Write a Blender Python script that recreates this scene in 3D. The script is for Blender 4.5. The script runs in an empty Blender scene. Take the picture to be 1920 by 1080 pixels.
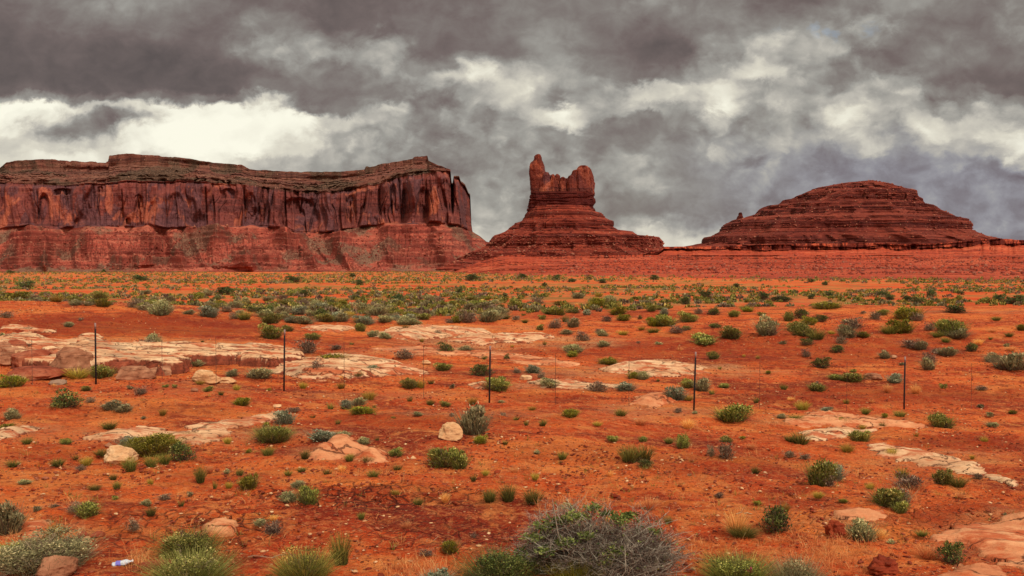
import bpy, math, numpy as np
from math import radians, tan, atan, cos, sin, pi

# ------------------------------------------------------------------ camera
S = bpy.context.scene
COL = S.collection
F_PX = 1663.0                      # focal length in pixels of the 1920 px wide photograph
HORIZ = 495.0
CAMZ = 3.3
cd = bpy.data.cameras.new('camera')
cam = bpy.data.objects.new('camera', cd); COL.objects.link(cam)
cd.sensor_width = 36.0; cd.lens = 36.0 * F_PX / 1920.0
cd.clip_start = 0.1; cd.clip_end = 60000
PITCH = atan((540 - HORIZ) / F_PX)
cam.location = (0, 0, CAMZ); cam.rotation_euler = (pi / 2 - PITCH, 0, 0)
S.camera = cam
S.view_settings.view_transform = 'Standard'; S.view_settings.look = 'None'
S.view_settings.exposure = 0.0; S.view_settings.gamma = 1.0
S.view_settings.use_curve_mapping = False
S.cycles.max_bounces = 4; S.cycles.diffuse_bounces = 3; S.cycles.glossy_bounces = 2
S.cycles.transparent_max_bounces = 4

SUN_EL, SUN_AZ = radians(48), radians(146)     # azimuth clockwise from +Y (view direction)
sd = bpy.data.lights.new('sun', 'SUN'); sd.energy = 2.9; sd.angle = radians(9); sd.color = (1.0, 0.94, 0.86)
sun = bpy.data.objects.new('sun', sd); COL.objects.link(sun)
sx, sy, sz = sin(SUN_AZ) * cos(SUN_EL), cos(SUN_AZ) * cos(SUN_EL), sin(SUN_EL)
from mathutils import Vector
sun.rotation_euler = Vector((sx, sy, sz)).to_track_quat('Z', 'Y').to_euler()
sun.location = (sx * 50, sy * 50, sz * 50)

# ------------------------------------------------------------------ node helpers
class NT:
    def __init__(s, tree): s.t = tree; s.n = tree.nodes; s.l = tree.links
    def node(s, typ, **kw):
        n = s.n.new(typ)
        for k, v in kw.items(): setattr(n, k, v)
        return n
    def put(s, sock, v):
        if hasattr(v, 'is_output'): s.l.new(v, sock)
        elif v is not None: sock.default_value = v
    def math(s, op, a, b=None, c=None, clamp=False):
        n = s.node('ShaderNodeMath', operation=op, use_clamp=clamp)
        s.put(n.inputs[0], a)
        if b is not None: s.put(n.inputs[1], b)
        if c is not None: s.put(n.inputs[2], c)
        return n.outputs[0]
    def vmath(s, op, a, b=None):
        n = s.node('ShaderNodeVectorMath', operation=op)
        s.put(n.inputs[0], a)
        if b is not None: s.put(n.inputs[1], b)
        return n.outputs[0]
    def comb(s, x, y, z):
        n = s.node('ShaderNodeCombineXYZ')
        for i, v in enumerate((x, y, z)): s.put(n.inputs[i], v)
        return n.outputs[0]
    def sep(s, v):
        n = s.node('ShaderNodeSeparateXYZ'); s.put(n.inputs[0], v); return n.outputs
    def noise(s, vec, scale, detail=5, rough=0.55, dist=0.0, dims='3D', col=False):
        n = s.node('ShaderNodeTexNoise', noise_dimensions=dims)
        s.put(n.inputs['Vector'], vec); n.inputs['Scale'].default_value = scale
        n.inputs['Detail'].default_value = detail; n.inputs['Roughness'].default_value = rough
        n.inputs['Distortion'].default_value = dist
        return n.outputs['Color'] if col else n.outputs['Fac']
    def voro(s, vec, scale, feature='F1', out='Distance'):
        n = s.node('ShaderNodeTexVoronoi', feature=feature)
        s.put(n.inputs['Vector'], vec); n.inputs['Scale'].default_value = scale
        return n.outputs[out]
    def mapr(s, v, a, b, c=0.0, d=1.0, smooth=True):
        n = s.node('ShaderNodeMapRange', interpolation_type='SMOOTHSTEP' if smooth else 'LINEAR')
        for i, x in enumerate((v, a, b, c, d)): s.put(n.inputs[i], x)
        return n.outputs[0]
    def mix(s, f, a, b, mode='MIX'):
        n = s.node('ShaderNodeMix', data_type='RGBA', blend_type=mode)
        s.put(n.inputs[0], f); s.put(n.inputs[6], a); s.put(n.inputs[7], b)
        return n.outputs[2]
    def mixf(s, f, a, b):
        n = s.node('ShaderNodeMix', data_type='FLOAT')
        s.put(n.inputs[0], f); s.put(n.inputs[2], a); s.put(n.inputs[3], b)
        return n.outputs[0]
    def ramp(s, f, stops, interp='LINEAR'):
        n = s.node('ShaderNodeValToRGB'); r = n.color_ramp; r.interpolation = interp
        while len(r.elements) > 1: r.elements.remove(r.elements[-1])
        r.elements[0].position = stops[0][0]; r.elements[0].color = stops[0][1]
        for p, c in stops[1:]:
            e = r.elements.new(p); e.color = c
        s.put(n.inputs[0], f)
        return n.outputs[0]

def lin(c):
    c = np.array(c, float) / 255.0
    r = np.where(c <= 0.04045, c / 12.92, ((c + 0.055) / 1.055) ** 2.4)
    return tuple(float(v) for v in r) + (1.0,)

# ------------------------------------------------------------------ sky (clouds in direction space)
W = bpy.data.worlds.new('World'); S.world = W; W.use_nodes = True
def build_world():
    t = NT(W.node_tree); t.n.clear()
    out = t.node('ShaderNodeOutputWorld'); bg = t.node('ShaderNodeBackground')
    tc = t.node('ShaderNodeTexCoord')
    d = t.vmath('NORMALIZE', tc.outputs['Generated'])
    x, y, z = t.sep(d)
    ys = t.math('MAXIMUM', y, 0.25)
    U0 = t.math('DIVIDE', x, ys); V0 = t.math('DIVIDE', z, ys)
    base = t.comb(U0, t.math('MULTIPLY', V0, 1.35), 0.0)
    # warps, in units of tan(angle)
    w1 = t.noise(t.vmath('ADD', base, (3.1, 7.7, 0.0)), 7.0, 7, 0.60, 0.3, col=True)
    w2 = t.noise(t.vmath('ADD', base, (13.1, 2.7, 1.0)), 30.0, 6, 0.62, 0.3, col=True)
    a = t.sep(w1); b = t.sep(w2)
    def off(p, q, s1, s2):
        return t.math('ADD', t.math('MULTIPLY', t.math('SUBTRACT', p, 0.5), s1), t.math('MULTIPLY', t.math('SUBTRACT', q, 0.5), s2))
    U = t.math('ADD', U0, off(a[0], b[0], 0.10, 0.050))
    V = t.math('ADD', V0, off(a[1], b[1], 0.050, 0.034))
    uu = t.mapr(U, -960 / F_PX, 960 / F_PX, 0, 1, smooth=False)          # 0..1 across the photograph
    rows = [
     (0,  [115,118,128,138,132,116,108,112,108,110,118,120,120,122,125,140,150,122,112,112,128,140,130,125,138]),
     (50, [104,110,114,120,116,108,145,128,106,106,116,112,118,128,122,116,122,134,128,158,178,120,114,116,150]),
     (100,[98,102,104,101,98,118,165,170,168,180,108,112,108,132,108,100,103,168,182,188,162,116,132,110,126]),
     (150,[98,98,100,98,98,104,112,120,120,150,166,226,168,150,124,122,165,196,220,165,160,166,116,105,102]),
     (172,[104,104,106,102,100,106,118,116,112,138,164,180,190,150,176,200,200,226,176,160,162,176,150,112,104]),
     (190,[150,150,140,120,122,150,214,116,120,150,160,176,190,170,190,214,190,226,168,160,196,176,176,150,130]),
     (206,[240,244,206,196,238,238,238,160,130,196,152,180,196,236,190,196,150,232,156,160,226,186,180,170,170]),
     (226,[236,226,146,150,240,242,242,240,200,172,160,150,156,226,176,136,140,196,150,166,222,176,196,196,180]),
     (250,[222,166,132,226,242,242,242,238,176,164,156,154,150,144,126,122,150,172,166,168,184,152,214,196,218]),
     (280,[200,206,190,232,244,244,244,214,168,164,158,156,156,160,150,136,132,160,176,160,170,146,170,180,226]),
     (300,[206,218,226,206,226,240,200,184,166,160,155,154,156,165,160,154,130,150,166,150,145,140,146,152,190]),
     (350,[205,205,205,205,205,200,190,175,166,160,156,152,155,160,166,150,128,134,144,140,138,138,140,142,146]),
     (400,[205,205,205,205,205,200,190,175,170,165,162,160,165,162,130,124,128,134,142,138,136,136,138,136,136]),
     (450,[205,205,205,205,205,200,190,180,180,180,185,190,190,185,178,190,218,192,160,150,146,146,148,146,148]),
    ]
    acc = None
    prev = 0
    for yy, vals in rows:
        st = []
        for i, v in enumerate(vals):
            l = (v / 255.0)
            st.append((i / 24.0 * 0.998 + 0.001, (l, l, l, 1)))
        r = t.ramp(uu, st, 'B_SPLINE' if False else 'EASE')
        vv = (HORIZ - yy) / F_PX
        if acc is None: acc = r
        else:
            w = t.mapr(V, vv + (yy - prev) / F_PX, vv, 0, 1)
            acc = t.mix(w, acc, r)
        prev = yy
    L = t.sep(acc)[0]
    # detail: billows
    bx = t.comb(U0, t.math('MULTIPLY', V0, 1.35), 0.0)
    n1 = t.noise(t.vmath('ADD', bx, (1.7, 4.2, 0.3)), 9.0, 8, 0.52, 0.5)
    n2 = t.noise(t.vmath('ADD', bx, (5.7, 9.2, 2.3)), 34.0, 6, 0.58, 0.4)
    # cauliflower edges: rounded cells at two sizes, only where a cloud is lit
    wv = t.vmath('ADD', bx, t.vmath('MULTIPLY', t.vmath('SUBTRACT', w2, (0.5, 0.5, 0.5)), (0.05, 0.05, 0.0)))
    c1 = t.voro(t.vmath('ADD', wv, t.vmath('MULTIPLY', w1, (0.10, 0.10, 0))), 24.0, 'SMOOTH_F1'); c2 = t.voro(wv, 60.0, 'SMOOTH_F1')
    bl = t.math('ADD', t.math('MULTIPLY', t.math('SUBTRACT', 0.34, c1), 0.30), t.math('MULTIPLY', t.math('SUBTRACT', 0.34, c2), 0.18))
    bl = t.math('MULTIPLY', bl, t.mapr(L, 0.46, 0.66, 0.10, 1.0))
    n3 = t.noise(t.vmath('ADD', bx, (2.7, 1.2, 4.3)), 5.0, 4, 0.5, 0.3)
    det = t.math('ADD', t.math('ADD', t.math('MULTIPLY', t.math('SUBTRACT', n1, 0.5), 0.34), t.math('MULTIPLY', t.math('SUBTRACT', n2, 0.5), 0.26)), bl)
    # detail is strongest in the mid tones
    amp = t.mapr(t.math('ABSOLUTE', t.math('SUBTRACT', L, 0.62)), 0.0, 0.34, 1.0, 0.25)
    L = t.math('ADD', L, t.math('MULTIPLY', det, amp))
    L = t.math('ADD', t.math('MULTIPLY', t.math('SUBTRACT', L, 0.56), 1.13), 0.575)
    # generic clouds out of view (overhead and behind), made brighter to light the ground
    g = t.noise(t.vmath('MULTIPLY', d, (1.0, 1.0, 2.0)), 2.6, 8, 0.58, 0.4)
    Lg = t.mapr(g, 0.30, 0.72, 0.66, 1.04, smooth=False)
    front = t.math('MULTIPLY', t.mapr(V0, 0.31, 0.48, 1, 0), t.math('MULTIPLY', t.mapr(t.math('ABSOLUTE', U0), 0.60, 0.9, 1, 0), t.mapr(y, 0.25, 0.45, 0, 1)))
    L = t.mixf(front, Lg, L)
    # grey value -> colour (brown under dark cloud, cream in the gaps)
    def g3(l, r, gg, b): return (l, lin((l * 255 * r, l * 255 * gg, l * 255 * b)))
    col = t.ramp(L, [g3(0.30, 1.06, 0.96, 0.93), g3(0.42, 1.07, 0.95, 0.915), g3(0.52, 1.02, 0.97, 0.925), g3(0.62, 1.0, 0.98, 0.935),
                     g3(0.74, 1.0, 0.975, 0.92), g3(0.86, 1.0, 0.975, 0.90), (1.0, lin((254, 251, 232)))])
    vio = t.math('MULTIPLY', t.mapr(uu, 0.60, 0.85, 0, 1), t.mapr(V, 0.17, 0.10, 0, 1))
    vio = t.math('MULTIPLY', vio, t.mapr(L, 0.56, 0.74, 1, 0.1))
    col = t.mix(t.math('MULTIPLY', vio, 0.85), col, t.mix(1.0, col, (0.93, 0.96, 1.22, 1), 'MULTIPLY'))
    # sky above the cloud: Nishita at daylight strength, seen only in the thinnest breaks
    sky = t.node('ShaderNodeTexSky', sky_type='NISHITA'); sky.sun_disc = False
    sky.sun_elevation = SUN_EL; sky.sun_rotation = SUN_AZ
    skc = t.mix(1.0, sky.outputs[0], (0.10, 0.10, 0.10, 1), 'MULTIPLY')
    br = t.math('MULTIPLY', t.mapr(t.math('ABSOLUTE', t.math('SUBTRACT', U, (1545 - 960) / F_PX)), 0.0, 0.085, 1, 0),
                t.mapr(t.math('ABSOLUTE', t.math('SUBTRACT', V, (HORIZ - 60) / F_PX)), 0.0, 0.014, 1, 0))
    br = t.math('MULTIPLY', br, t.mapr(n2, 0.48, 0.64, 0.0, 0.38))
    col = t.mix(t.math('MAXIMUM', br, 0.02), col, skc)
    t.put(bg.inputs[0], col); bg.inputs[1].default_value = 1.0
    t.l.new(bg.outputs[0], out.inputs[0])
build_world()
W.cycles.sampling_method = 'MANUAL'; W.cycles.sample_map_resolution = 512

# ------------------------------------------------------------------ numpy noise
_R = np.random.RandomState(7).uniform(-1, 1, (64, 64, 64)).astype(np.float32)
def vnoise(x, y, z=0.0):
    x = np.asarray(x, np.float32); y = np.asarray(y, np.float32)
    z = np.broadcast_to(np.asarray(z, np.float32), x.shape)
    ix = np.floor(x); iy = np.floor(y); iz = np.floor(z)
    fx, fy, fz = x - ix, y - iy, z - iz
    ix = ix.astype(np.int64) & 63; iy = iy.astype(np.int64) & 63; iz = iz.astype(np.int64) & 63
    jx, jy, jz = (ix + 1) & 63, (iy + 1) & 63, (iz + 1) & 63
    f = lambda t: t * t * t * (t * (t * 6 - 15) + 10)
    fx, fy, fz = f(fx), f(fy), f(fz)
    a = _R[ix, iy, iz] * (1 - fx) + _R[jx, iy, iz] * fx
    b = _R[ix, jy, iz] * (1 - fx) + _R[jx, jy, iz] * fx
    c = _R[ix, iy, jz] * (1 - fx) + _R[jx, iy, jz] * fx
    e = _R[ix, jy, jz] * (1 - fx) + _R[jx, jy, jz] * fx
    return (a * (1 - fy) + b * fy) * (1 - fz) + (c * (1 - fy) + e * fy) * fz
def fbm(x, y, z=0.0, o=4, gain=0.5, lac=2.03):
    s = 0; a = 1.0; t = 0
    for i in range(o):
        k = lac ** i
        s = s + a * vnoise(np.asarray(x) * k + 17.3 * i, np.asarray(y) * k + 5.1 * i, np.asarray(z) * k + 9.7 * i)
        t += a; a *= gain
    return s / t
def ridged(x, y, z=0.0, o=4, gain=0.5):
    s = 0; a = 1.0; t = 0
    for i in range(o):
        k = 2.03 ** i
        s = s + a * (1 - np.abs(vnoise(np.asarray(x) * k + 7.3 * i, np.asarray(y) * k + 3.1 * i, np.asarray(z) * k + 1.7 * i)) * 1.6)
        t += a; a *= gain
    return s / t
def sstep(a, b, x):
    t = np.clip((x - a) / (b - a), 0, 1); return t * t * (3 - 2 * t)

# ------------------------------------------------------------------ ground height and pixel <-> ground
PY = np.array([0, 5, 8, 14, 21, 30, 60, 100, 200, 400, 800, 1500, 9000.0])
PZ = np.array([-1.9, -2.5, -2.85, -3.1, -3.3, -3.4, -3.5, -4.0, -5.2, -7.0, -9.0, -12, -12.0]) + CAMZ
def macro(x, y):
    r = np.hypot(x, y)
    z = np.interp(r, PY, PZ)
    z = z - 0.048 * np.clip(x, -16, 16) * np.exp(-0.5 * ((y - 20) / 11.0) ** 2)
    z = z + 1.60 * np.exp(-0.5 * (((x + 24) / 11.0) ** 2 + ((y - 42) / 9.0) ** 2))
    z = z + 1.05 * np.exp(-0.5 * (((x - 23) / 16.0) ** 2 + ((y - 49) / 10.0) ** 2))
    return z
def ground(x, y):
    x = np.asarray(x, float); y = np.asarray(y, float)
    r = np.hypot(x, y)
    z = macro(x, y)
    z = z + 0.10 * fbm(x / 4.0, y / 4.0, 1.5, 2) * np.clip(r / 12, 0.4, 1.5) + 0.05 * fbm(x / 1.1, y / 0.9, 4.5, 2) + 0.10 * fbm(x / 7.0, y / 2.2, 14.5, 2) * sstep(9, 16, r)
    z = z + sstep(60, 160, r) * 0.5 * fbm(x / 30.0, y / 30.0, 8.5, 3)
    return z
TS = np.geomspace(2.5, 2500, 900)
def ray(px, py):
    cx = (px - 960) / F_PX; cy = (540 - py) / F_PX
    d = np.array([cx, cos(PITCH) + cy * sin(PITCH), -sin(PITCH) + cy * cos(PITCH)])
    return d / np.linalg.norm(d)
def hit(px, py):
    d = ray(px, py)
    x = d[0] * TS; y = d[1] * TS; z = CAMZ + d[2] * TS
    h = z - ground(x, y)
    i = np.argmax(h < 0)
    if h[i] >= 0: i = len(TS) - 1
    if i == 0: t = TS[0]
    else:
        a, b = h[i - 1], h[i]; t = TS[i - 1] + (TS[i] - TS[i - 1]) * a / (a - b)
    return np.array([d[0] * t, d[1] * t, CAMZ + d[2] * t]), t * d[1]
def topx(x, y, z):
    """world -> photograph pixel"""
    zr = z - CAMZ
    f = y * cos(PITCH) - zr * sin(PITCH); u = y * sin(PITCH) + zr * cos(PITCH)
    f = np.maximum(f, 0.05)
    return 960 + F_PX * x / f, 540 - F_PX * u / f
def zpx(py, D):                      # height of a thing seen at row py at distance D
    return CAMZ + (HORIZ - np.asarray(py, float)) / F_PX * D

# ------------------------------------------------------------------ mesh helpers
def mesh(name, V, F, smooth=False, attrs=None):
    V = np.asarray(V, np.float32).reshape(-1, 3); F = np.asarray(F, np.int32)
    k = F.shape[1]
    me = bpy.data.meshes.new(name)
    me.vertices.add(len(V)); me.vertices.foreach_set('co', V.ravel())
    me.loops.add(F.size); me.loops.foreach_set('vertex_index', F.ravel())
    me.polygons.add(len(F)); me.polygons.foreach_set('loop_start', np.arange(0, F.size, k, dtype=np.int32))
    me.update(calc_edges=True)
    if smooth: me.polygons.foreach_set('use_smooth', np.ones(len(F), bool))
    for n, a in (attrs or {}).items():
        at = me.attributes.new(n, 'FLOAT', 'POINT'); at.data.foreach_set('value', np.asarray(a, np.float32).ravel())
    return me
def tag(o, label=None, cat=None, group=None, kind=None):
    if label: o['label'] = label
    if cat: o['category'] = cat
    if group: o['group'] = group
    if kind: o['kind'] = kind
    return o
def obj(name, me, mat=None, parent=None, loc=None):
    o = bpy.data.objects.new(name, me); COL.objects.link(o)
    if mat is not None and not me.materials: me.materials.append(mat)
    if parent is not None: o.parent = parent
    if loc is not None: o.location = loc
    return o
def empty(name, loc):
    o = bpy.data.objects.new(name, None); COL.objects.link(o); o.location = loc; o.empty_display_size = 0.1
    return o
def gridf(nr, nc, wrap=False):
    r = np.arange(nr - 1)[:, None]; c = np.arange(nc if wrap else nc - 1)[None, :]
    c2 = (c + 1) % nc
    a = r * nc + c; b = r * nc + c2
    return np.stack([a, b, b + nc, a + nc], -1).reshape(-1, 4)
class Acc:
    """collects quads with a tone per vertex"""
    def __init__(s): s.V = []; s.F = []; s.T = []; s.n = 0
    def add(s, V, F, T=None):
        V = np.asarray(V, np.float32).reshape(-1, 3)
        s.V.append(V); s.F.append(np.asarray(F) + s.n); s.n += len(V)
        s.T.append(np.zeros(len(V)) if T is None else np.broadcast_to(np.asarray(T, float), (len(V),)))
    def mesh(s, name, smooth=False):
        return mesh(name, np.concatenate(s.V), np.concatenate(s.F), smooth, {'tone': np.concatenate(s.T)})

# ------------------------------------------------------------------ materials
def newmat(name):
    m = bpy.data.materials.new(name); m.use_nodes = True
    t = NT(m.node_tree); b = t.n['Principled BSDF']
    b.inputs['Roughness'].default_value = 0.95; b.inputs['Specular IOR Level'].default_value = 0.15
    return m, t, b
def bump(t, b, h, dist, strength=1.0):
    n = t.node('ShaderNodeBump'); n.inputs['Strength'].default_value = strength; n.inputs['Distance'].default_value = dist
    t.put(n.inputs['Height'], h); t.l.new(n.outputs[0], b.inputs['Normal'])

def ground_mat():
    m, t, b = newmat('red_earth')
    P = t.node('ShaderNodeNewGeometry').outputs['Position']
    at = lambda n: t.node('ShaderNodeAttribute', attribute_name=n).outputs['Fac']
    big = t.noise(P, 0.22, 6, 0.62)
    mid = t.noise(t.vmath('MULTIPLY', P, (1.0, 1.0, 1.0)), 1.3, 7, 0.66, 0.4)
    fine = t.noise(P, 9.0, 6, 0.7)
    grit = t.noise(t.vmath('MULTIPLY', P, (0.75, 1.0, 1.0)), 24.0, 5, 0.75, 0.3)
    g2 = t.noise(t.vmath('MULTIPLY', P, (0.6, 1.0, 1.0)), 4.2, 5, 0.7, 0.5)
    col = t.ramp(big, [(0.32, lin((168, 54, 22))), (0.45, lin((212, 82, 33))), (0.56, lin((234, 106, 44))), (0.68, lin((240, 134, 66)))])
    wash = t.noise(t.vmath('MULTIPLY', P, (0.30, 1.0, 1.0)), 0.55, 6, 0.62, 0.8)
    col = t.mix(t.mapr(wash, 0.52, 0.62, 0, 0.8), col, lin((242, 140, 66)))
    col = t.mix(t.mapr(wash, 0.47, 0.39, 0, 0.85), col, lin((140, 40, 20)))
    col = t.mix(t.mapr(mid, 0.53, 0.68, 0, 0.75), col, lin((142, 46, 23)))
    col = t.mix(t.mapr(mid, 0.48, 0.33, 0, 0.75), col, lin((246, 156, 84)))
    col = t.mix(t.mapr(g2, 0.54, 0.66, 0, 0.65), col, lin((138, 48, 26)))
    col = t.mix(t.mapr(g2, 0.48, 0.36, 0, 0.5), col, lin((240, 148, 84)))
    col = t.mix(t.mapr(fine, 0.57, 0.68, 0, 0.7), col, lin((110, 38, 22)))
    col = t.mix(t.mapr(fine, 0.47, 0.36, 0, 0.60), col, lin((242, 156, 96)))
    col = t.mix(t.mapr(grit, 0.59, 0.67, 0, 0.75), col, lin((88, 34, 22)))
    col = t.mix(t.mapr(grit, 0.46, 0.36, 0, 0.6), col, lin((246, 164, 106)))
    # loose chips of rock, pale and dark
    v = t.voro(P, 16.0, out='Distance'); vc = t.sep(t.voro(P, 16.0, out='Color'))
    chip = t.math('MULTIPLY', t.mapr(v, 0.34, 0.22, 0, 1), t.mapr(vc[0], 0.80, 0.84, 0, 1))
    col = t.mix(t.math('MULTIPLY', chip, 0.7), col, t.mix(t.mapr(vc[1], 0.45, 0.55), lin((84, 36, 26)), lin((236, 176, 128))))
    v2 = t.voro(P, 45.0, out='Distance'); vc2 = t.sep(t.voro(P, 45.0, out='Color'))
    chip2 = t.math('MULTIPLY', t.mapr(v2, 0.36, 0.2, 0, 1), t.mapr(vc2[0], 0.68, 0.74, 0, 1))
    col = t.mix(t.math('MULTIPLY', chip2, 0.6), col, t.mix(t.mapr(vc2[1], 0.5, 0.55), lin((84, 30, 20)), lin((232, 158, 108))))
    # soil zones
    col = t.mix(t.math('MULTIPLY', at('dark'), 0.82), col, t.mix(fine, lin((118, 36, 18)), lin((178, 66, 34))))
    ps = t.noise(t.vmath('MULTIPLY', P, (0.22, 1.0, 1.0)), 1.6, 7, 0.68, 0.5)
    pk = t.math('MULTIPLY', at('pale'), t.mapr(ps, 0.42, 0.56, 0.25, 1.0))
    col = t.mix(t.math('MULTIPLY', pk, 0.85), col, t.mix(t.mapr(fine, 0.38, 0.62), lin((176, 106, 66)), lin((240, 190, 138))))
    # far plain: brighter orange sand with yellowish grass stubble
    st = t.noise(t.vmath('MULTIPLY', P, (0.35, 1.0, 1.0)), 0.09, 7, 0.68)
    farc = t.ramp(st, [(0.36, lin((184, 60, 26))), (0.46, lin((222, 88, 36))), (0.52, lin((206, 128, 70))), (0.58, lin((142, 112, 58))), (0.68, lin((170, 132, 76)))])
    col = t.mix(t.math('MULTIPLY', at('far'), 0.9), col, farc)
    ckn = t.voro(t.vmath('ADD', P, t.vmath('MULTIPLY', t.noise(P, 3.0, 3, 0.5, col=True), (0.25, 0.25, 0.1))), 5.0, 'DISTANCE_TO_EDGE')
    col = t.mix(t.math('MULTIPLY', t.mapr(ckn, 0.05, 0.0, 0, 0.8), t.math('MULTIPLY', at('crack'), t.mapr(mid, 0.40, 0.55))), col, lin((84, 26, 14)))
    col = t.mix(1.0, col, (1.0, 0.87, 0.80, 1), 'MULTIPLY')
    t.put(b.inputs['Base Color'], col)
    cr = t.voro(t.vmath('ADD', P, t.vmath('MULTIPLY', t.noise(P, 3.0, 3, 0.5, col=True), (0.25, 0.25, 0.1))), 5.0, 'DISTANCE_TO_EDGE')
    crack = t.math('MULTIPLY', t.mapr(cr, 0.0, 0.10, 0, 1), at('crack'))
    h = t.math('ADD', t.math('ADD', t.math('MULTIPLY', mid, 1.6), t.math('MULTIPLY', fine, 0.75)), t.math('ADD', t.math('MULTIPLY', chip, 0.45), t.math('MULTIPLY', chip2, 0.16)))
    h = t.math('ADD', h, t.math('MULTIPLY', crack, 1.4))
    h = t.math('ADD', h, t.math('ADD', t.math('MULTIPLY', g2, 1.2), t.math('MULTIPLY', grit, 0.5)))
    bump(t, b, h, 0.14)
    return m

def slab_mat(name, c1, c2, c3, side=None):
    m, t, b = newmat(name)
    g = t.node('ShaderNodeNewGeometry'); P = g.outputs['Position']
    Ps = t.vmath('MULTIPLY', P, (1.0, 1.0, 6.0))
    n = t.noise(Ps, 0.9, 7, 0.65, 0.5); f = t.noise(P, 7.0, 6, 0.7)
    col = t.ramp(n, [(0.30, lin(c1)), (0.46, lin(c2)), (0.66, lin(c3))])
    col = t.mix(t.mapr(f, 0.54, 0.72, 0, 0.55), col, lin(tuple(v * 0.62 for v in c1)))
    # lichen-grey weathering and red sand washed over
    w = t.noise(P, 0.55, 5, 0.6)
    col = t.mix(t.mapr(w, 0.56, 0.68, 0, 0.6), col, lin((150, 122, 96)))
    w2 = t.noise(t.vmath('MULTIPLY', P, (0.6, 1.6, 1.0)), 1.5, 7, 0.7)
    col = t.mix(t.mapr(w2, 0.48, 0.59, 0, 0.85), col, lin((176, 78, 40)))
    cr = t.voro(t.vmath('ADD', t.vmath('MULTIPLY', P, (0.5, 1.5, 1.0)), t.vmath('MULTIPLY', t.noise(P, 2.0, 4, 0.6, col=True), (0.9, 0.9, 0.2))), 1.2, 'DISTANCE_TO_EDGE')
    ck = t.mapr(cr, 0.0, 0.035, 1, 0)
    col = t.mix(t.math('MULTIPLY', ck, 0.7), col, lin((104, 50, 32)))
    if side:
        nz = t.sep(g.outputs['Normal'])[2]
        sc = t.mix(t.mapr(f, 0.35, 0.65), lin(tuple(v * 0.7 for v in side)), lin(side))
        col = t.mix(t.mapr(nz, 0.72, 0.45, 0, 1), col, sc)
    t.put(b.inputs['Base Color'], col)
    bump(t, b, t.math('ADD', t.math('MULTIPLY', n, 1.0), t.math('ADD', t.math('MULTIPLY', f, 0.5), t.math('MULTIPLY', ck, -0.6))), 0.06)
    return m

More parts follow.
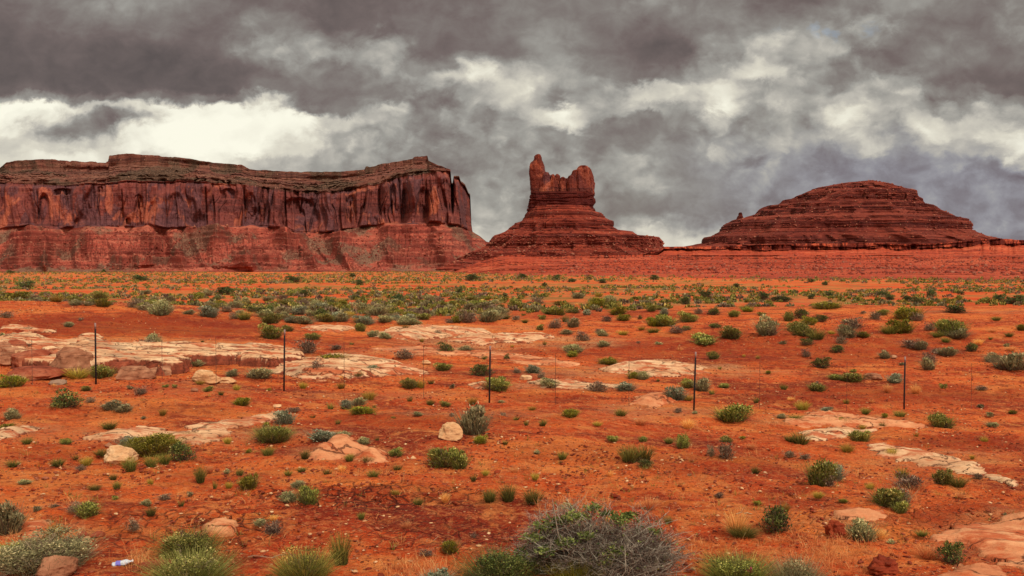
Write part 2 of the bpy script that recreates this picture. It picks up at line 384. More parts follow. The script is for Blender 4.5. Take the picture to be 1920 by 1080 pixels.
def rock_mat(name, base, alt, light, dark, strata=0.30, streak=0.0, steep=0.0, scree=None, spots=0.0, bscale=3.0, sc=1.0):
    """large landform rock: strata by height, optional vertical varnish streaks, optional scree fans, boulder specks"""
    m, t, b = newmat(name)
    g = t.node('ShaderNodeNewGeometry'); P = g.outputs['Position']
    n = t.noise(t.vmath('MULTIPLY', P, (1, 1, 2.0)), 0.02 * sc, 7, 0.62)
    f = t.noise(P, 0.16 * sc, 6, 0.66)
    col = t.mix(t.mapr(n, 0.36, 0.64), lin(base), lin(alt))
    col = t.mix(t.mapr(f, 0.52, 0.72, 0, 0.7), col, lin(light))
    col = t.mix(t.mapr(f, 0.46, 0.28, 0, 0.7), col, lin(dark))
    warp = t.math('MULTIPLY', t.math('SUBTRACT', n, 0.5), 9.0)
    x, y, z = t.sep(P)
    sv = t.comb(t.math('MULTIPLY', x, 0.012), t.math('MULTIPLY', y, 0.012), t.math('MULTIPLY', t.math('ADD', z, warp), 1.0))
    s = t.noise(sv, strata, 5, 0.68)
    col = t.mix(t.mapr(s, 0.50, 0.62, 0, 0.62), col, lin(dark))
    col = t.mix(t.mapr(s, 0.46, 0.36, 0, 0.45), col, lin(light))
    h = t.math('ADD', t.math('MULTIPLY', s, 1.2), f)
    if streak:
        # joint-bounded panels, some coated with dark desert varnish
        wp = t.vmath('ADD', t.vmath('MULTIPLY', P, (1, 1, 0.28)), t.vmath('MULTIPLY', t.noise(P, 0.03, 5, 0.6, col=True), (22, 22, 22)))
        pc = t.sep(t.voro(wp, 0.030, out='Color'))
        vn = t.noise(t.vmath('MULTIPLY', P, (1, 1, 0.6)), 0.045, 6, 0.66, 0.6)
        vm = t.math('MULTIPLY', t.mapr(t.math('ADD', pc[0], t.math('SUBTRACT', vn, 0.5)), 0.50, 0.66), 0.85)
        col = t.mix(vm, col, t.mix(t.mapr(f, 0.35, 0.65), lin((84, 52, 54)), lin((118, 74, 72))))
        v = t.noise(t.vmath('MULTIPLY', P, (1, 1, 0.16)), 0.05, 7, 0.62, 0.8)
        v2 = t.noise(t.vmath('MULTIPLY', P, (1, 1, 0.12)), 0.22, 5, 0.6, 0.4)
        col = t.mix(t.mapr(v, 0.50, 0.60, 0, streak), col, lin((102, 62, 62)))
        col = t.mix(t.mapr(v2, 0.54, 0.64, 0, streak * 0.75), col, lin((80, 46, 44)))
        v3 = t.noise(t.vmath('MULTIPLY', P, (1, 1, 0.8)), 0.022, 5, 0.6, 0.5)
        col = t.mix(t.mapr(v3, 0.55, 0.64, 0, 0.7), col, lin((196, 106, 74)))
        h = t.math('ADD', h, t.math('MULTIPLY', v2, 1.5))
    if scree:
        q = t.noise(t.vmath('ADD', P, (40, 90, 0)), 0.011, 6, 0.6, 0.6)
        cs = t.mix(t.mapr(t.noise(P, 0.5, 4, 0.7), 0.4, 0.6), lin(tuple(c * 0.62 for c in scree)), lin(scree))
        col = t.mix(t.mapr(q, 0.48, 0.58, 0, 0.9), col, cs)
    if spots:
        vd = t.voro(P, 0.34 * sc); vc = t.sep(t.voro(P, 0.34 * sc, out='Color'))
        k = t.math('MULTIPLY', t.mapr(vd, 0.40, 0.25), t.mapr(vc[0], 1 - spots, 1 - spots + 0.03))
        col = t.mix(t.math('MULTIPLY', k, 0.85), col, t.mix(t.mapr(vc[1], 0.42, 0.5), lin(tuple(c * 0.5 for c in dark)), lin((214, 152, 120))))
        h = t.math('ADD', h, t.math('MULTIPLY', k, 1.0))
    if steep:  # steep faces darkened: hard-bed rock colour, with overhang shade painted in
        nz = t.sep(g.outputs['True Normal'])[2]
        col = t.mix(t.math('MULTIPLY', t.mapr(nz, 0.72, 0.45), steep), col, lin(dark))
    col = t.mix(1.0, col, (0.90, 0.90, 0.92, 1), 'MULTIPLY')
    t.put(b.inputs['Base Color'], col)
    bump(t, b, h, bscale)
    return m

def boulder_mat(name, c1, c2, c3):
    m, t, b = newmat(name)
    P = t.node('ShaderNodeTexCoord').outputs['Object']
    oi = t.node('ShaderNodeObjectInfo').outputs['Random']
    P = t.vmath('ADD', P, t.comb(t.math('MULTIPLY', oi, 30.0), 0.0, 0.0))
    n = t.noise(P, 1.6, 6, 0.6, 0.5); f = t.noise(P, 14.0, 6, 0.7)
    col = t.ramp(n, [(0.34, lin(c1)), (0.5, lin(c2)), (0.66, lin(c3))])
    col = t.mix(t.mapr(f, 0.52, 0.7, 0, 0.6), col, lin(tuple(v * 0.5 for v in c1)))
    ly = t.noise(t.vmath('MULTIPLY', P, (0.6, 0.6, 9.0)), 2.2, 4, 0.6)
    col = t.mix(t.mapr(ly, 0.56, 0.66, 0, 0.4), col, lin(tuple(v * 0.6 for v in c1)))
    t.put(b.inputs['Base Color'], col)
    bump(t, b, t.math('ADD', t.math('ADD', n, t.math('MULTIPLY', f, 0.5)), t.math('MULTIPLY', ly, 0.6)), 0.035)
    return m

def leaf_mat(name, stops, var=0.25, K=1.7):
    m, t, b = newmat(name)
    tone = t.node('ShaderNodeAttribute', attribute_name='tone').outputs['Fac']
    oi = t.node('ShaderNodeObjectInfo').outputs['Random']
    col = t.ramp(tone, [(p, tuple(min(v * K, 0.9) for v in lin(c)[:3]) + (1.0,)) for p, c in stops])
    hs = t.node('ShaderNodeHueSaturation')
    t.put(hs.inputs['Hue'], t.math('ADD', 0.5 - 0.018, t.math('MULTIPLY', oi, 0.036)))
    t.put(hs.inputs['Value'], t.math('ADD', 1 - var, t.math('MULTIPLY', oi, 2 * var)))
    t.put(hs.inputs['Color'], col)
    t.put(b.inputs['Base Color'], hs.outputs[0])
    b.inputs['Roughness'].default_value = 0.7
    # thin leaves let some light through
    tr = t.node('ShaderNodeBsdfTranslucent'); t.put(tr.inputs[0], hs.outputs[0])
    mx = t.node('ShaderNodeMixShader'); mx.inputs[0].default_value = 0.25
    t.l.new(b.outputs[0], mx.inputs[1]); t.l.new(tr.outputs[0], mx.inputs[2])
    t.l.new(mx.outputs[0], t.n['Material Output'].inputs[0])
    return m

# ------------------------------------------------------------------ soil zones, in photograph coordinates of the ground points
# (px, py, rx, ry, strength)
PALE = [(950,642,260,14,.75),(820,660,200,8,.6),(1230,690,170,12,.9),(1100,700,160,10,.5),(640,690,190,20,.7),(300,640,180,8,.5),(90,650,140,16,.8),(350,815,260,22,.55),
        (1560,788,160,12,.7),(1750,860,160,22,.5),(1880,1010,150,60,.7),(1220,770,120,22,.5),(650,850,120,18,.5),(100,1000,120,26,.45),(1350,700,160,10,.5),(700,560,330,5,.6),
        (1450,566,360,7,.85),(1850,585,200,4,.4),(700,740,200,10,.35),(900,775,200,8,.3),(50,810,80,20,.5),(1060,725,160,9,.6),(1600,975,80,20,.4),(380,730,100,20,.3),(950,615,120,6,.4)]
DARK = [(250,610,330,26,.85),(650,640,160,8,.4),(1120,655,300,14,.6),(1500,650,420,40,.65),(1650,740,330,22,.7),(250,770,260,14,.3),(120,850,150,16,.45),(800,790,260,18,.6),
        (700,925,240,16,.5),(830,985,200,14,.35),(1350,870,220,30,.45),(1100,850,200,20,.3),(1820,830,140,20,.7),(1820,970,150,26,.7),(230,980,160,30,.3),(1010,745,90,10,.5),
        (1180,1000,120,12,.3),(1500,930,80,30,.3),(1040,590,400,10,.4),(1750,640,200,20,.3),(1050,700,100,5,.6),(400,900,140,22,.35)]
CRACK = [(700,932,260,30,1),(430,985,120,40,.9),(330,1000,200,60,.6),(800,1000,200,40,.4),(1650,970,200,60,.3)]
def zones(px, py, L, wx):
    s = np.zeros_like(px)
    for (a, b, rx, ry, k) in L:
        d = ((px - a) / rx) ** 2 + ((py - b) / ry) ** 2
        s = np.maximum(s, k * sstep(1.25, 0.25, d + wx))
    return s

def build_ground():
    azf = np.linspace(-34.5, 34.5, 860)
    azc = np.concatenate([np.linspace(34.5, 325.5, 90)[1:-1]])
    az = np.radians(np.concatenate([azf, azc]))
    r = np.concatenate([[0.3, 1.5, 3.0, 4.5], np.geomspace(5.5, 120, 820), np.geomspace(120, 1500, 200)[1:], np.geomspace(1500, 14000, 14)[1:]])
    R, A = np.meshgrid(r, az, indexing='ij')
    x = R * np.sin(A); y = R * np.cos(A)
    z = ground(x, y)
    near = sstep(75, 35, R)
    z0 = z.copy()
    px, py = topx(x, y, z0)
    wob = 0.55 * fbm(px / 60.0, py / 14.0, 0.5, 4)
    front = (y > 2)
    pale = zones(px, py, PALE, wob) * front; dark = zones(px, py, DARK, 0.7 * fbm(px / 50.0, py / 12.0, 6.5, 4)) * front
    crk = zones(px, py, CRACK, wob) * front
    dark = dark * (1 - 0.7 * pale)
    far = sstep(60, 110, R + 22 * fbm(x / 18.0, y / 30.0, 3.3, 3)) * sstep(1500, 1200, R)
    far = np.maximum(far, 0)
    n1 = ridged(x / 0.55, y / 0.55, 2.0, 3)
    z = z + near * (0.05 * (n1 - 0.5) + 0.06 * fbm(x / 0.28, y / 0.28, 0.7, 3, 0.6)) * (0.6 + 0.8 * dark)
    z = z + near * crk * 0.05 * (ridged(x / 0.35, y / 0.22, 9.0, 2) - 0.6)
    z[-1] = z[-1] * 0 - 10
    nc = len(az)
    V = np.stack([x, y, z], -1).reshape(-1, 3)
    F = gridf(len(r), nc, True)[:, ::-1]
    cidx = len(V); V = np.vstack([V, [[0, 0, float(ground(0, 0))]]])
    q = np.arange(nc); hub = np.stack([np.full(nc, cidx), q, (q + 1) % nc, (q + 1) % nc], -1)
    # hub as degenerate-free quads: pair neighbouring columns
    q2 = np.arange(0, nc - nc % 2, 2); hub = np.stack([np.full(len(q2), cidx), (q2 + 2) % nc, (q2 + 1) % nc, q2], -1)
    F = np.vstack([F, hub])
    ext = lambda a: np.append(a.ravel(), 0)
    me = mesh('ground', V, F, True, {'pale': ext(pale), 'dark': ext(dark), 'crack': ext(crk), 'far': ext(far)})
    o = obj('ground', me, ground_mat()); tag(o, kind='structure')
build_ground()

# ------------------------------------------------------------------ landforms
def ipl(tab, x):
    a = np.array(tab, float); return np.interp(x, a[:, 0], a[:, 1])
def stair(t, n, sharp=0.25, jit=0.0):
    """0..1 -> 0..1 in n steps; steep risers of width `sharp`"""
    u = t * n + jit; k = np.floor(u); f = u - k
    return (k + sstep(0.5 - sharp / 2, 0.5 + sharp / 2, f) - jit) / n

def beds(z, seed, tmin, tmax, hmin=0.2, hmax=0.7):
    """maps height to the height whose outline it takes: soft slopes broken by hard beds of uneven thickness"""
    rs = np.random.RandomState(seed); b = [-60.0]
    while b[-1] < 260: b.append(b[-1] + rs.uniform(tmin, tmax) * (1.8 if rs.rand() < 0.18 else 1))
    b = np.array(b); hard = rs.uniform(hmin, hmax, len(b))
    i = np.clip(np.searchsorted(b, z) - 1, 0, len(b) - 2)
    th = b[i + 1] - b[i]; f = (z - b[i]) / th
    return b[i] + th * np.clip(f / (1 - hard[i]), 0, 1)

CLIFF = rock_mat('mesa_cliff', (124, 64, 56), (138, 70, 60), (166, 94, 74), (86, 48, 45), 0.13, 0.18, bscale=2.0)
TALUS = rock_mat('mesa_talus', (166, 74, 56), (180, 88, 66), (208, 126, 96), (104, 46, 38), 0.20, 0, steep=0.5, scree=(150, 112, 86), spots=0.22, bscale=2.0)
CAP = rock_mat('mesa_cap', (126, 72, 58), (128, 82, 64), (156, 106, 84), (66, 38, 34), 0.26, 0, scree=(112, 84, 64), spots=0.16, bscale=3.0)

DEB = []
def debris(V, n, smin, smax, ok, seed):
    """remembers points of a slope on which fallen blocks will lie"""
    rs = np.random.RandomState(seed); P = V.reshape(-1, 3); P = P[ok(P)]
    i = rs.randint(0, len(P), n); DEB.append(np.hstack([P[i], (smin * np.exp(rs.exponential(0.42, n)).clip(1, smax / smin))[:, None]]))

def build_mesa():
    px = np.arange(-420, 1010, 0.8)
    nc = len(px)
    X1 = (px - 960) / F_PX                       # x per metre of distance
    top = ipl([(-420,345),(-120,330),(-40,326),(0,318),(15,305),(30,302),(60,300),(100,299),(150,303),(205,303),(207.5,292),(240,289),(270,291),(330,295),(400,305),(455,309),(470,318),(540,322),
               (600,322),(640,323),(684,319),(687,313),(740,305),(774,298),(777,295),(802,293),(804,302),(820,310),(845,318),(847,342),(849,344),(851,330),(861,330),(864,340),(872,346),(879,362),(882,364),(884,420),(886,434),(900,443),(912,453),(1010,475)], px)
    ctop = ipl([(-420,352),(0,340),(120,344),(200,340),(250,336),(350,337),(450,343),(500,352),(560,360),(620,360),(680,348),(720,340),(745,330),(800,322),(830,320)], px)
    ctop = np.maximum(ctop, top + 1.0)
    cb = ipl([(-420,424),(0,430),(60,426),(110,430),(200,424),(320,430),(400,426),(480,424),(550,438),(620,438),(690,424),(800,420),(860,424),(884,434),(886,434.5),(900,443.5),(912,453.5),(1010,476)], px)
    cb = cb + 2.2 * fbm(px / 22.0, px * 0, 3.0, 3)
    FANS = [(60, 4, 26), (165, 5, 22), (276, 10, 26), (404, 11, 28), (470, 4, 22), (535, 8, 22), (640, 6, 30), (730, 5, 24), (830, 4, 26)]
    for cx_, hh, ww in FANS: cb = cb - 0.65 * hh * np.clip(1 - np.abs(px - cx_) / ww, 0, 1)
    ctop = np.minimum(ctop, cb - 0.3); top = np.minimum(top, ctop - 0.2)
    top = top + 1.0 * fbm(px / 9.0, px * 0, 8.0, 4) * (top < 440)
    # plan: cliff line distance
    D = 1400 + 60 * fbm(px / 170.0, px * 0, 5.0, 2) + 30 * fbm(px / 48.0, px * 0, 1.0, 3) + 30 * np.exp(-0.5 * ((px - 560) / 60.0) ** 2)
    D = D + 190 * (1 - np.sqrt(np.clip(1 - (np.clip(px - 815, 0, 70) / 70.5) ** 2, 0, 1)))
    D = np.where(px > 886, np.interp(px, [886, 1010], [D[np.argmin(abs(px - 885))], 1500]), D)
    zcb = zpx(cb, D); zct = zpx(ctop, D)
    # --- talus
    nt = 190
    t = np.linspace(0, 1, nt)[:, None]
    Df = 1215 + 50 * fbm(px / 90.0, px * 0, 2.0, 3) - 0.0 * px
    g0 = -9.5 + CAMZ
    r = Df[None] + (D - Df)[None] * t
    T2 = t + 0 * r; W2 = px[None] + 0 * r
    prof = t ** 1.35 * (0.9 + 0.1 * t)
    z = g0 + (zcb - g0)[None] * prof
    # spurs and fans of debris running down from the wall, gullies between them
    hump = np.sin(pi * np.clip(t, 0, 1) ** 0.9) ** 0.8
    down = (1 - t)
    spur = ridged((W2 + 30 * fbm(W2 / 120, T2, 1.0, 2)) / 62.0 + 0.25 * T2, T2 * 0.25, 7.0, 2)
    gul = 0.55 * ridged((W2 + 14 * fbm(W2 / 40, T2 * 2, 5.0, 2)) / 15.0, T2 * 0.8, 3.0, 3)
    r = r - hump * (75 * (spur - 0.55) * (0.35 + down)) - hump * 16 * (gul - 0.5)
    for cx_, hh, ww in FANS:
        r = r - (18 + 3.2 * hh) * np.clip(1 - np.abs(W2 + 10 * fbm(T2 * 2, W2 * 0, cx_ * 1.0, 2) - cx_) / (ww * 0.5 + down * 70), 0, 1) * sstep(0, 0.25, t) * sstep(1.0, 0.86, t)
    zw = z + 4.0 * fbm(W2 / 70.0, T2 * 0.5, 4.0, 3)
    zb_ = beds(zw, 3, 3.5, 10.0, 0.6, 0.92) - zw
    msk = sstep(-0.12, 0.28, fbm(W2 / 46.0, T2 * 2.5, 9.0, 3) + 0.10)
    z = z + zb_ * msk * sstep(0, 0.06, t) * sstep(1, 0.92, t)
    z = z + hump * (1.8 * fbm(W2 / 3.0, T2 * 30, 2.0, 3, 0.7) + 2.0 * fbm(W2 / 9.0, T2 * 9, 12.0, 2))
    z[0] = g0 - 6
    xx = X1[None] * r
    Vt = np.stack([xx, r, z], -1)
    debris(Vt[4:-6], 7000, 0.6, 2.4, lambda P: (P[:, 1] > 0), 1)
    # --- cliff
    nk = 190
    s = np.linspace(0, 1, nk)[:, None]
    zc = zcb[None] + (zct - zcb)[None] * s
    wx = px[None] + 0 * s
    lean = 1.5 * fbm(wx / 60.0, s * 1.2 + 0 * wx, 3.0, 2)
    fl = ridged((wx + 14 * lean) / 20.0, s * 0.55 + 0 * wx, 2.0, 4, 0.55)
    fl2 = ridged((wx + 10 * lean) / 52.0, s * 0.5 + 0 * wx, 14.0, 3, 0.5)
    pil = np.abs(fbm((wx + 8 * lean) / 11.0, s * 0.9 + 0 * wx, 21.0, 3, 0.6))
    crack = sstep(0.055, 0.0, np.abs(vnoise((wx + 12 * lean) / 17.0, s * 0.5 + 0 * wx, 31.0))) * sstep(-0.1, 0.3, vnoise(wx / 40.0, s * 2.2 + 0 * wx, 8.8))
    flut = np.interp(wx, [-420, 440, 480, 590, 620, 885], [0.28, 0.35, 0.9, 0.45, 1.0, 1.0])
    pan = fbm((wx + 8 * lean) / 34.0, s * 0.7 + 0 * wx, 41.0, 3, 0.55)
    rel = 8 * np.tanh(9 * pan) + 6 * np.tanh(12 * vnoise((wx + 9 * lean) / 12.0, s * 0.8 + 0 * wx, 51.0)) * (0.35 + flut) + 1.5 * np.tanh(14 * vnoise((wx + 6 * lean) / 5.0, s * 1.6 + 0 * wx, 71.0)) * (0.4 + flut)
    rel = rel + flut * (9 * (fl2 - 0.55) + 6 * (fl - 0.5) + 5 * pil) - 9 * crack * flut + 2.0 * fbm(wx / 7.0, s * 7 + 0 * wx, 61.0, 3)
    for cx_, a0, a1, sl in [(72,.1,.85,6),(76,.1,.6,-3),(128,.5,1,5),(186,.3,.9,-4),(232,.2,.8,2),(262,.0,.9,3),(313,.05,1,1),(388,.0,.9,1),(402,.0,1,0.5),(460,.0,1,-1),(487,.3,1,-9),(498,.1,1,-8),(507,.1,.9,-9),(534,.0,1,0),(562,.5,1,-6),(586,.0,1,-11),(650,.1,.8,0),(657,.1,.7,1),(712,.15,.9,2),(733,.2,1,2),(752,.2,1,4),(770,.3,1,6),(800,.4,1,3),(843,.2,1,3)]:
        rel = rel - 10 * np.exp(-0.5 * ((wx - cx_ - sl * (0.5 - s) * 1.4 - 2.0 * lean) / 1.1) ** 2) * sstep(a0 - .05, a0 + .1, s) * sstep(a1 + .05, a1 - .1, s)
    # arched alcoves: (px, py top, half width, height px, depth m)
    yy = HORIZ - (zc - CAMZ) / np.broadcast_to(D[None], zc.shape) * F_PX
    for (ax, ay, hw, hh, dp) in [(85,360,12,62,14),(242,408,6,14,12),(190,345,6,14,10),(262,362,9,30,9),(430,350,14,22,10),(470,360,13,60,10),(560,368,30,40,16),(600,350,16,70,9),(715,345,8,60,15),(737,340,7,52,12),(760,350,9,60,10),(835,335,12,60,12),(120,350,20,14,12),(330,360,18,60,7),(660,360,10,60,9),(795,350,13,56,10)]:
        u = (wx - ax) / hw; v = (yy - ay) / hh
        arch = sstep(1.0, 0.55, np.abs(u)) * sstep(-0.05, 0.12, v - 0.5 * u * u * 0.6) * sstep(1.1, 0.8, v)
        rel = rel - dp * arch * 0.9
    # bedded foot and bedded top of the wall
    foot = sstep(0.16, 0.0, s); topb = sstep(0.86, 1.0, s)
    bed = np.tanh(8 * vnoise(wx / 260.0, s * 26 + 0 * wx, 2.2)) * 3.2
    rel = rel + foot * (1.5 + 0.8 * bed) - topb * 8 + topb * bed + 1.0 * fbm(wx / 3.0, s * 22 + 0 * wx, 1.1, 3, 0.6)
    batter = 20 * s
    batter = batter + 42 * np.exp(-0.5 * ((wx - 848) / 2.0) ** 2) * sstep(0.15, 0.5, s)
    edge = sstep(0.0, 0.04, s) 
    hgt = np.clip((zct - zcb) / 60.0, 0, 1)[None]
    rc = D[None] + (batter - rel * edge) * hgt
    # outermost flutes must keep the skyline of the nose: damp at right end
    Vk = np.stack([X1[None] * rc, rc, zc], -1)
    Vt[-1] = Vk[0]
    # --- cap
    na = 100
    a = np.linspace(0, 1, na)[:, None]
    relf = rc[-1]; smooth = D + 20 * np.clip((zct - zcb) / 60.0, 0, 1)
    setb = (75 + 45 * fbm(px / 80.0, px * 0, 6.0, 2)) * np.clip((ctop - top) / 25.0, 0.15, 1.3)
    setb = setb * np.where(px > 805, 0.35, 1)
    rimD = smooth + setb + 9 * fbm(px / 12.0, px * 0, 3.0, 3)
    zr = zpx(top, rimD)
    ca = a ** 0.9
    wv = fbm(px[None] / 50.0 + 0 * a, a * 2, 4.4, 3)
    msk = sstep(-0.1, 0.3, fbm(px[None] / 30.0 + 0 * a, a * 4, 14.4, 3) + 0.12 + 0.5 * (a < 0.25))
    ca = ca * (1 - 0.9 * msk) + 0.9 * msk * np.clip(stair(np.clip(ca + 0.04 * wv, 0, 1), 8, 0.3, 1.6 * wv), 0, 1)
    rimc = np.where(a > 0.9, (a - 0.9) / 0.1, 0)
    rimh = np.clip((ctop - top) / 40.0, 0, 1)[None] * 0.26
    ca = ca * (1 - rimh) + rimc * rimh
    af = np.where(a > 0.9, 0.985 + 0.015 * rimc, a / 0.9 * 0.985)
    ra = relf[None] * (1 - af) + rimD[None] * af
    mixr = sstep(0.0, 0.25, af)
    ra = ra * (1 - mixr) + (smooth[None] * (1 - af) + rimD[None] * af) * mixr
    ra = np.maximum(ra, relf[None] * (a < 0.02) + 0)
    za = zct[None] + (zr - zct)[None] * ca
    mid = np.sin(pi * np.clip(a, 0, 1))
    za = za + mid * (3.0 * (ridged(px[None] / 14.0 + 0 * a, a * 3, 5.0, 3) - 0.5) + 1.5 * fbm(px[None] / 3.5 + 0 * a, a * 24, 1.0, 2)) * np.clip((zr - zct) / 20, 0, 1)[None]
    za[0] = zct
    ledge = np.tanh(9 * vnoise(px[None] / 300.0 + 0 * a, a * 30, 3.3)) * 3.5 * sstep(0.5, 0.1, a) + np.tanh(9 * vnoise(px[None] / 90.0 + 0 * a, a * 22, 5.3)) * 2.5
    ra = ra - ledge * np.clip((zr - zct) / 30, 0, 1)[None] * sstep(0, .03, a)
    # plateau and back
    nb = 10
    b = np.linspace(0, 1, nb)[:, None]
    rb = ra[-1][None] + 5 + 260 * b; zb = za[-1][None] - 1 - 14 * b + 0 * rb
    rbb = np.vstack([rb[-1:] + 60, rb[-1:] + 260]); zbb = np.vstack([zb[-1:] * 0.4, zb[-1:] * 0 - 14])
    ra = np.vstack([ra, rb, rbb]); za = np.vstack([za, zb, zbb])
    Va = np.stack([X1[None] * ra, ra, za], -1)
    root = empty('mesa', (float(X1[nc // 2] * 1400), 1400, 0))
    loc = np.array(root.location)
    tag(root, 'long flat-topped red rock mesa with sheer cliff filling the left half of the skyline', 'mesa', kind='structure')
    for nm, V, m in (('talus_slope', Vt, TALUS), ('cliff_face', Vk, CLIFF), ('cap', Va, CAP)):
        me = mesh(nm, V - loc, gridf(V.shape[0], nc), True)
        obj(nm, me, m, root)
build_mesa()

def loft(tab, D, depth, nlev, nth, seed, noise=2.0, nsc=12.0, strata=0.0, stp=3.0, power=2.4, cap=True, back=1.0, dfoot=None, flute=0.0, zoff=0.0, steps=0.0, spur=0.0):
    """closed solid of horizontal sections: tab rows (py, pxL, pxR) give the outline at distance D"""
    T = np.array(sorted(tab), float)
    ys = T[:, 0]
    y = np.linspace(ys[-1], ys[0], nlev)
    z = zpx(y, D)
    th = np.linspace(0, 2 * pi, nth, endpoint=False)
    c, s = np.cos(th), np.sin(th)
    Zg = z[:, None] + 0 * c[None]
    if strata:
        q = 2.6 * c[None] + 0 * Zg; q2 = 2.6 * s[None] + 0 * Zg
        zw = Zg + 0.5 * stp * fbm(q * 1.2, q2 * 1.2, Zg / 90, 3)
        zs = beds(zw, int(seed), stp * 0.3, stp * 2.6, 0.25, 0.85) - zw
        am = strata(HORIZ - (Zg - CAMZ) / D * F_PX) if callable(strata) else strata
        am = am * sstep(-0.35, 0.15, fbm(q * 3.2, q2 * 3.2, Zg / 22 + seed, 3) + 0.12)
        ysec = HORIZ - (Zg + zs * am - CAMZ) / D * F_PX
    else: ysec = y[:, None] + 0 * Zg
    ysec = np.clip(ysec, ys[0], ys[-1])
    L = np.interp(ysec, ys, T[:, 1]); Rr = np.interp(ysec, ys, T[:, 2])
    sc = D / F_PX
    cx = ((L + Rr) / 2 - 960) * sc; hw = (Rr - L) / 2 * sc
    e = 2.0 / power
    ex = np.sign(c) * np.abs(c) ** e; ey = np.sign(s) * np.abs(s) ** e
    dep = depth(hw) if callable(depth) else np.full_like(hw, depth)
    dep = np.minimum(dep, hw * 4 + 1)
    if spur:
        low = sstep(ys[0], ys[-1], y)[:, None]
        sp = spur * low ** 0.7 * (ridged(c[None] * 3.4 + 0 * Zg, s[None] * 3.4 + 0 * Zg, seed + Zg / 160, 3) - 0.6) * np.abs(s[None]) ** 0.5
    else: sp = 0.0
    X = cx + (hw + sp * 0.3) * ex[None]; Y = D + np.where(ey[None] < 0, dep + sp, dep * back) * ey[None]
    Z = Zg + 0.0
    nx, ny = c[None], s[None]
    n = noise * fbm(X / nsc, Y / nsc, Z / nsc * 0.7 + seed, 4, 0.55)
    if flute:
        n = n + flute * (ridged(X / (nsc * 0.8), Y / (nsc * 0.8), Z / (nsc * 5) + seed, 3) - 0.55)
    if steps:
        n = n + steps * np.sign(vnoise(X / (nsc * 3), Y / (nsc * 3), Z / 1.6 + seed * 3))
    n[0] *= 0.3
    X = X + nx * n; Y = Y + ny * n
    Z = Z + zoff
    V = np.stack([X, Y, Z], -1).reshape(-1, 3)
    F = gridf(nlev, nth, True)
    if cap:
        ci = len(V); top = V[-nth:]; V = np.vstack([V, [[top[:, 0].mean(), top[:, 1].mean(), top[:, 2].mean() + 0.6]]])
        q = np.arange(0, nth, 2); b0 = (nlev - 1) * nth
        F = np.vstack([F, np.stack([b0 + q, b0 + (q + 1) % nth, b0 + (q + 2) % nth, np.full(len(q), ci)], -1)])
    return V, F

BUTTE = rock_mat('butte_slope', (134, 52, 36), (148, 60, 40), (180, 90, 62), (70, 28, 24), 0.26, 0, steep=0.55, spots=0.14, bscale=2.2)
TOWER = rock_mat('butte_tower', (112, 50, 38), (130, 60, 44), (156, 82, 60), (64, 30, 28), 0.05, 0.35, bscale=2.2, sc=1.8)
TBASE = rock_mat('tower_base', (84, 32, 28), (98, 38, 30), (128, 56, 42), (44, 18, 18), 0.5, 0, bscale=2.5, sc=1.6)
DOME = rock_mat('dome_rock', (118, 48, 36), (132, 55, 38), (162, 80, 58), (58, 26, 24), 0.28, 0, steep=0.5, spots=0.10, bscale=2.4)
BENCH = rock_mat('bench_rock', (176, 66, 40), (190, 76, 44), (218, 116, 76), (84, 30, 23), 0.5, 0, steep=0.85, spots=0.10, bscale=1.4, sc=1.6)

